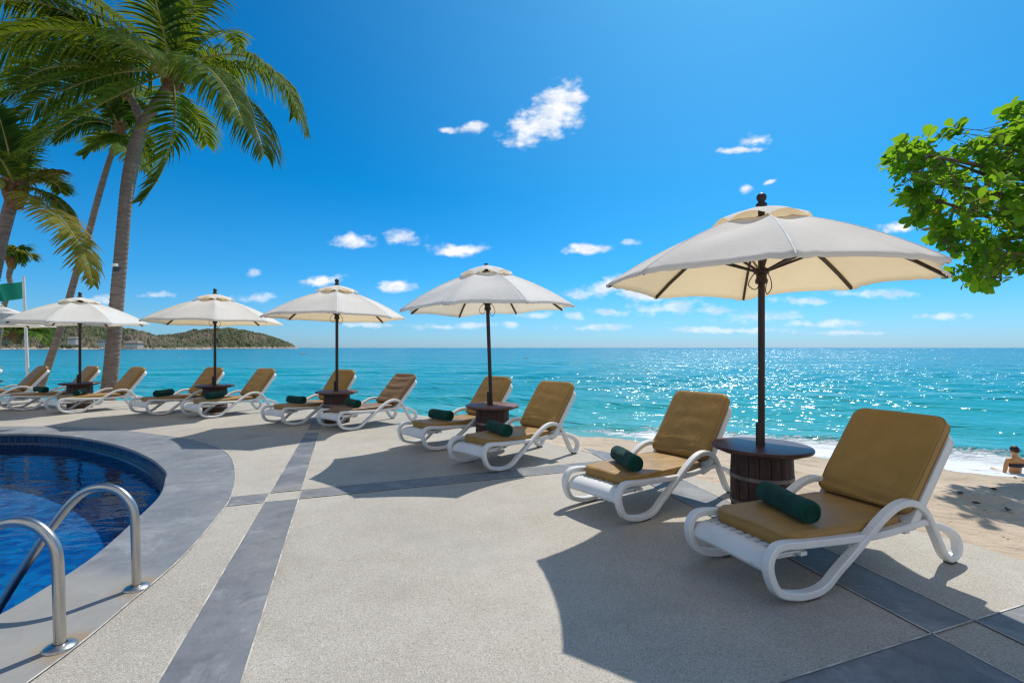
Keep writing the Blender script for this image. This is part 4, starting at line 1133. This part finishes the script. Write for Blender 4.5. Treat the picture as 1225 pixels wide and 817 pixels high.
palm('low palm leaning almost flat over the water with yellow green and dead brown fronds', pth([(-70,440),(-30,422),(0,410),(14,403)], 24, 24, -1.5),
     [.3,.22,.2,.18,.17], at(20,400,24), [(A(45,388,0,24), A(66,402,0,24), {'leaf':.6}), (A(44,398,-.5,24), A(62,415,-.5,24), {'leaf':.55}), (A(30,385,0,24), A(45,380,0,24), {'leaf':.6})], 6, 13, .6, Lr=(1.5,2.2), dry=.5)
# floodlight on the thick trunk
p = at(139, 320, 12.35); t = tag(empty('floodlight', p), 'small white and black floodlight strapped to the thick palm trunk', 'lamp')
m = MB(); m.box((0,-.04,.05), (.11,.09,.06), Matrix.Rotation(R(25), 3, 'X')); m.build('lamp_hood', M['white_paint'], t, bevel=.01)
m = MB(); m.box((.02,-.03,-.05), (.09,.09,.12)); m.build('lamp_body', M['dark_plastic'], t, bevel=.012)
m = MB(); m.box((.06,.02,-.02), (.10,.03,.03)); m.build('bracket', M['dark_plastic'], t)

# flag
p = gnd(36, 470, -.1); p = at(36, 470, 15); b = Vector((p.x, p.y, -1.0)); top = at(28, 331, 15)
t = tag(empty('flagpole', b), 'thin white flagpole with a green flag at the left, leaning slightly', 'flagpole')
m = MB(); m.tube([Vector((0,0,0)), top-b], [.045,.035], 10); m.build('pole', M['white_paint'], t, True, angle=40)
fl = MB(); vs = []; top_l = at(27, 337, 15)-b; dn = (at(28.2, 357, 15)-at(27, 337, 15))
for i in range(21):
    for j in range(7):
        s = i/20; q = top_l+dn*(j/6)+Vector((-1.25*s, .22*math.sin(s*8+j*.25)*s+.3*s, -.11*s+.05*math.sin(s*6+j*.4)*s)); vs.append(q)
fl.add(vs, [(i*7+j, i*7+j+1, (i+1)*7+j+1, (i+1)*7+j) for i in range(20) for j in range(6)]); fl.build('flag', M['flag'], t, True)

# ------------------------------------------------------------------ sea almond tree at the right
def almond():
    rnd = random.Random(44)
    base = Vector((11.2, 9.6, sand_at(11.2, 9.6)-.1))
    t = tag(empty('sea_almond_tree', base), 'broad leaved green tree reaching into the picture from the right over the beach', 'tree')
    poly = [(1064,190),(1076,166),(1092,172),(1104,160),(1124,160),(1138,152),(1150,150),(1158,172),(1178,168),(1190,158),(1200,150),(1203,128),(1216,132),(1225,124),(1300,108),(1420,110),(1480,220),(1430,320),(1340,330),(1225,322),(1205,330),(1190,341),(1150,340),(1142,328),(1150,310),(1122,292),(1098,270),(1084,262),(1078,245),(1070,232),(1076,212)]
    def inside(x, y):
        c = False; j = len(poly)-1
        for i in range(len(poly)):
            if (poly[i][1] > y) != (poly[j][1] > y) and x < (poly[j][0]-poly[i][0])*(y-poly[i][1])/(poly[j][1]-poly[i][1])+poly[i][0]: c = not c
            j = i
        return c
    pts = []; holes = [(rnd.uniform(1075,1225), rnd.uniform(160,335), rnd.uniform(4,11)) for _ in range(34)]
    while len(pts) < 1450:
        x, y = rnd.uniform(1058, 1480), rnd.uniform(108, 345)
        if not inside(x, y) or any(math.hypot(x-h_[0], y-h_[1]) < h_[2] for h_ in holes): continue
        edge = min(math.hypot(x-q[0], y-q[1]) for q in poly)
        dep = min(1, edge/60)*1.0+.25
        pts.append(at(x, y, 7.1+rnd.uniform(-dep, dep)))
    for (x, y) in ((1062,188),(1060,200),(1075,170),(1068,225),(1072,238),(1110,156),(1140,152),(1206,128),(1222,126),(1146,330),(1160,338),(1180,342),(1198,334),(1170,330),(1094,268)):
        pts.append(at(x, y, 7.1+rnd.uniform(-.4,.4)))
    # limbs
    hub = at(1330, 300, 8.6); lim = MB()
    lim.tube([p_-base for p_ in [Vector(q) for q in catmull([base, base+Vector((-.1,.1,1.2)), base.lerp(hub, .62)+Vector((.25,.1,.3)), hub], 6)]], [.21]*8+[.17]*6+[.14]*5, 10)
    lim.build('trunk', M['bark'], t, True)
    br = MB(); nodes = []
    for tgt in [(1090,215),(1140,195),(1150,300),(1200,170),(1215,250),(1270,190),(1300,150),(1350,200),(1400,250),(1250,310),(1160,330),(1380,150),(1120,240),(1180,230),(1175,290),(1235,220),(1290,260),(1225,300),(1110,185),(1165,180)]:
        e = at(tgt[0], tgt[1], 7.1+rnd.uniform(-.7,.7)); mid = hub.lerp(e, .5)+Vector((rnd.uniform(-.2,.2), rnd.uniform(-.2,.2), rnd.uniform(.05,.3)))
        path = [Vector(q) for q in catmull([hub, mid, e], 8)]; nodes += path[8:]
        br.tube([q-base for q in path], list(np.linspace(.075, .014, len(path))), 7)
    br.build('limbs', M['bark'], t, True)
    tw_ = MB(); lf = MB(); lv = []
    sub = rnd.sample(pts, 95); subn = []
    for p_ in sub:                       # second-order branches, so that twigs never fan out of one knot
        nd = min(nodes, key=lambda q: (q-p_).length+rnd.uniform(0,.25)); m_ = nd.lerp(p_, .5)+Vector((rnd.uniform(-.06,.06), rnd.uniform(-.06,.06), rnd.uniform(-.08,.05)))
        tw_.tube([nd-base, m_-base, p_-base], [.013,.009,.004], 5, cap=False); subn += [nd.lerp(m_, .6), m_, m_.lerp(p_, .35), m_.lerp(p_, .7), p_]
    for p_ in pts:
        nd = min(subn, key=lambda q: (q-p_).length+rnd.uniform(0,.12)); m_ = nd.lerp(p_, .55)+Vector((0,0,-.05+rnd.uniform(-.05,.08)))
        tw_.tube([nd-base, m_-base, p_-base], [.005,.004,.0025], 4, cap=False)
        ax = (p_-nd); ax = ax.normalized() if ax.length > .05 else Vector((0,0,1)); ax = (ax+Vector((0,0,.5))).normalized()
        s1 = ax.cross(Vector((.3,.5,.8))).normalized(); s2 = ax.cross(s1)
        nl = rnd.randint(4, 8); a0 = rnd.uniform(0, 6.28)
        hue = rnd.random(); csz = rnd.choice((.6,.75,.9,1,1.1))
        for k_ in range(nl):
            an = a0+2.4*k_; out_ = (s1*math.cos(an)+s2*math.sin(an)+ax*rnd.uniform(-.1,.7)).normalized()
            ll = rnd.uniform(.11,.19)*csz; wd = ll*rnd.uniform(.26,.33)
            nrm = (ax*.6+Vector((0,0,.6))+Vector((rnd.uniform(-.9,.9), rnd.uniform(-.9,.9), rnd.uniform(-.5,.5)))); side = out_.cross(nrm).normalized(); nr = side.cross(out_).normalized()
            b0 = p_-base-ax*rnd.uniform(0,.07)
            vs = []; curl = rnd.uniform(-.05,.30)
            for (s, w_) in ((.06,.10),(.3,.55),(.55,.92),(.75,1.0),(.92,.62),(1.0,.08)):
                c_ = b0+out_*ll*s-nr*ll*curl*s*s
                fold = .28*w_*wd
                vs += [c_-side*wd*w_+nr*fold, c_, c_+side*wd*w_+nr*fold]
            fs = []
            for i in range(5):
                fs += [(i*3, i*3+1, i*3+4, i*3+3), (i*3+1, i*3+2, i*3+5, i*3+4)]
            lf.add(vs, fs)
            val = min(1, max(0, .02+.75*hue+rnd.uniform(-.2,.25)));
            r_ = rnd.random()
            if r_ > .975: val = .95
            elif r_ > .970: val = 1.
            else: val = min(val, .86)
            lv += [val]*18
    tw_.build('twigs', M['bark'], t)
    o = lf.build('crown', M['almond'], t, True)
    a = o.data.attributes.new('leafv', 'FLOAT', 'POINT'); a.data.foreach_set('value', lv)
almond()

# ------------------------------------------------------------------ dead leaves on the sand
rnd = random.Random(9)
dl = [(1183,565),(1188,587),(1150,592),(1205,612),(1215,572),(1168,604)]
llab = ['dead brown leaf on the sand nearest the surf', 'dark dead leaf on the shaded sand below the seated person', 'dead leaf on the sand close beside the nearest lounger back',
        'dead leaf low on the shaded sand at the right edge', 'dead leaf on the sand crest straight below the seated person', 'dead leaf on shaded sand, middle of the scattered leaves']
for (x, y), lab in zip(dl, llab):
    Y = 6.0
    for _ in range(30):
        X_ = (x-612.5)/F*Y; Y = (EYE-sand_at(X_, Y))*F/(y-416)*.5+Y*.5
    X_ = (x-612.5)/F*Y; t = tag(MB().build('dead_leaf', M['deadleaf']), lab, 'leaf', 'dead leaves on the sand')
    me = t.data; vs = []; ll = rnd.uniform(.06,.10); 
    for s, w_ in ((0,.05),(.25,.6),(.5,1),(.75,.8),(1,.06)):
        for sd in (-1,0,1): vs.append(((s-.5)*ll, sd*w_*ll*.3, .012+.02*abs(sd)*w_+.03*(s-.5)**2))
    me.clear_geometry(); me.from_pydata(vs, [], [(i*3+k_, i*3+k_+1, i*3+k_+4, i*3+k_+3) for i in range(4) for k_ in range(2)])
    t.location = (X_, Y, sand_at(X_, Y)); t.rotation_euler = (.2, .1, rnd.uniform(0,6))

# ------------------------------------------------------------------ person sitting in the wash, back to the camera
def person():
    Y = 10.6; X0 = (1215-612.5)/F*Y; z0 = SEA-.25
    t = tag(empty('person', (X0, Y, z0), R(-8)), 'person sitting in the surf seen from behind, dark hair and a dark patterned bikini top', 'person')
    t.scale = (.9, .9, .9)
    # joints (x right, y towards the sea, z up from the seat)
    J = {'pel': ((0,0,.10), .135,.115), 'wai': ((0,.01,.27), .112,.09), 'rib': ((0,.0,.42), .128,.10), 'che': ((0,-.01,.54), .135,.10), 'nek': ((0,.01,.64), .052,.052), 'nk2': ((0,.03,.70), .05,.052), 'hed': ((0,.035,.78), .076,.088), 'crn': ((0,.035,.86), .062,.072)}
    for s, n_ in ((-1,'l'), (1,'r')):
        J.update({'sh'+n_: ((s*.165,.0,.565), .058,.055), 'ua'+n_: ((s*.215,-.01,.44), .047,.047), 'el'+n_: ((s*.245,-.02,.31), .038,.038), 'fa'+n_: ((s*.24,.03,.18), .034,.034), 'wr'+n_: ((s*.23,.08,.07), .025,.022),
                  'hi'+n_: ((s*.10,.08,.08), .092,.088), 'kn'+n_: ((s*.15,.46,.24), .062,.062), 'ca'+n_: ((s*.15,.60,.12), .052,.052), 'an'+n_: ((s*.15,.80,.02), .036,.036), 'to'+n_: ((s*.17,.92,.02), .03,.024)})
    names = list(J); E = [('pel','wai'),('wai','rib'),('rib','che'),('che','nek'),('nek','nk2'),('nk2','hed'),('hed','crn')]
    for n_ in 'lr': E += [('che','sh'+n_),('sh'+n_,'ua'+n_),('ua'+n_,'el'+n_),('el'+n_,'fa'+n_),('fa'+n_,'wr'+n_),('pel','hi'+n_),('hi'+n_,'kn'+n_),('kn'+n_,'ca'+n_),('ca'+n_,'an'+n_),('an'+n_,'to'+n_)]
    for n_, s in (('l',-1),('r',1)):               # five fingers resting on the bottom
        wx, wy, wz = J['wr'+n_][0]
        for f in range(5):
            a = (-.9,-.28,-.06,.16,.38)[f]; ln = (.055,.075,.082,.076,.06)[f]; d = (math.sin(a*-s)*1.0, math.cos(a), -.12)
            J['f%d%s' % (f,n_)] = ((wx+d[0]*.05, wy+d[1]*.06, wz-.012), .013,.011); J['g%d%s' % (f,n_)] = ((wx+d[0]*(.05+ln), wy+d[1]*(.06+ln), wz-.03), .009,.008)
            E += [('wr'+n_, 'f%d%s' % (f,n_)), ('f%d%s' % (f,n_), 'g%d%s' % (f,n_))]
    names = list(J); me = bpy.data.meshes.new('skeleton'); me.from_pydata([J[n_][0] for n_ in names], [(names.index(a), names.index(b)) for a, b in E], [])
    o = bpy.data.objects.new('body_src', me); COL.objects.link(o)
    o.modifiers.new('skin', 'SKIN'); sub = o.modifiers.new('sub', 'SUBSURF'); sub.levels = sub.render_levels = 2
    for i, n_ in enumerate(names): me.skin_vertices[0].data[i].radius = (J[n_][1], J[n_][2])
    me.skin_vertices[0].data[0].use_root = True
    bpy.context.view_layer.update()
    ev = o.evaluated_get(bpy.context.evaluated_depsgraph_get()); m2 = bpy.data.meshes.new_from_object(ev)
    bpy.data.objects.remove(o); m2.name = 'body'; m2.materials.clear(); m2.materials.append(M['skin'])
    for p_ in m2.polygons: p_.use_smooth = True
    b = bpy.data.objects.new('body', m2); COL.objects.link(b); b.parent = t
    # ears, nose, eyes
    f = MB()
    for s in (-1, 1): f.lathe([(.002,-.03),(.014,-.02),(.017,.0),(.013,.022),(.002,.03)], 8, (s*.076,.035,.78), cap=False)
    f.build('ear', M['skin'], b, True)
    n_ = MB(); n_.lathe([(.002,-.02),(.013,-.014),(.010,.01),(.003,.03)], 8, (0,.128,.775), cap=False); n_.build('nose', M['skin'], b, True)
    for s in (-1, 1):
        e = MB(); e.lathe([(.001,-.008),(.009,-.004),(.009,.004),(.001,.008)], 8, (s*.03,.112,.795), cap=False); e.build('eye', M['dark_plastic'], b, True)
    mo = MB(); mo.box((0,.118,.735), (.04,.012,.010)); mo.build('mouth', M['skin'], b, bevel=.003)
    # hair: cap over skull down to the nape
    h = MB(); vs = []; fs = []; n = 20; rows_ = 9
    for i in range(rows_):
        ph = PI*.64*i/(rows_-1)+.02
        for k_ in range(n):
            an = 2*PI*k_/n; back = .5-.5*math.sin(an)
            p2 = min(ph, R(62)+R(58)*back) if i == rows_-1 or ph > R(62)+R(58)*back else ph
            rr = 1+.03*math.sin(an*7+i)
            vs.append((.088*rr*math.sin(p2)*math.cos(an), .030+.102*rr*math.sin(p2)*math.sin(an), .805+.108*rr*math.cos(p2)))
    for i in range(rows_-1):
        for k_ in range(n): fs.append((i*n+k_, i*n+(k_+1) % n, (i+1)*n+(k_+1) % n, (i+1)*n+k_))
    fs.append(tuple(range(n))); h.add(vs, fs); h.build('hair', M['hair'], t, True)
    g = MB(); rr = []
    for (z, a_, b_, yo) in ((.415,.148,.118,.0),(.44,.150,.120,-.003),(.475,.151,.120,-.006),(.50,.150,.118,-.008)):
        rr.append([(a_*math.cos(2*PI*k_/28), yo+b_*math.sin(2*PI*k_/28), z) for k_ in range(28)])
    g.add([q for r_ in rr for q in r_], [(i*28+k_, i*28+(k_+1) % 28, (i+1)*28+(k_+1) % 28, (i+1)*28+k_) for i in range(3) for k_ in range(28)])
    bk = g.build('bikini_top', M['bikini'], t, True); so_ = bk.modifiers.new('thick', 'SOLIDIFY'); so_.thickness = .006
person()
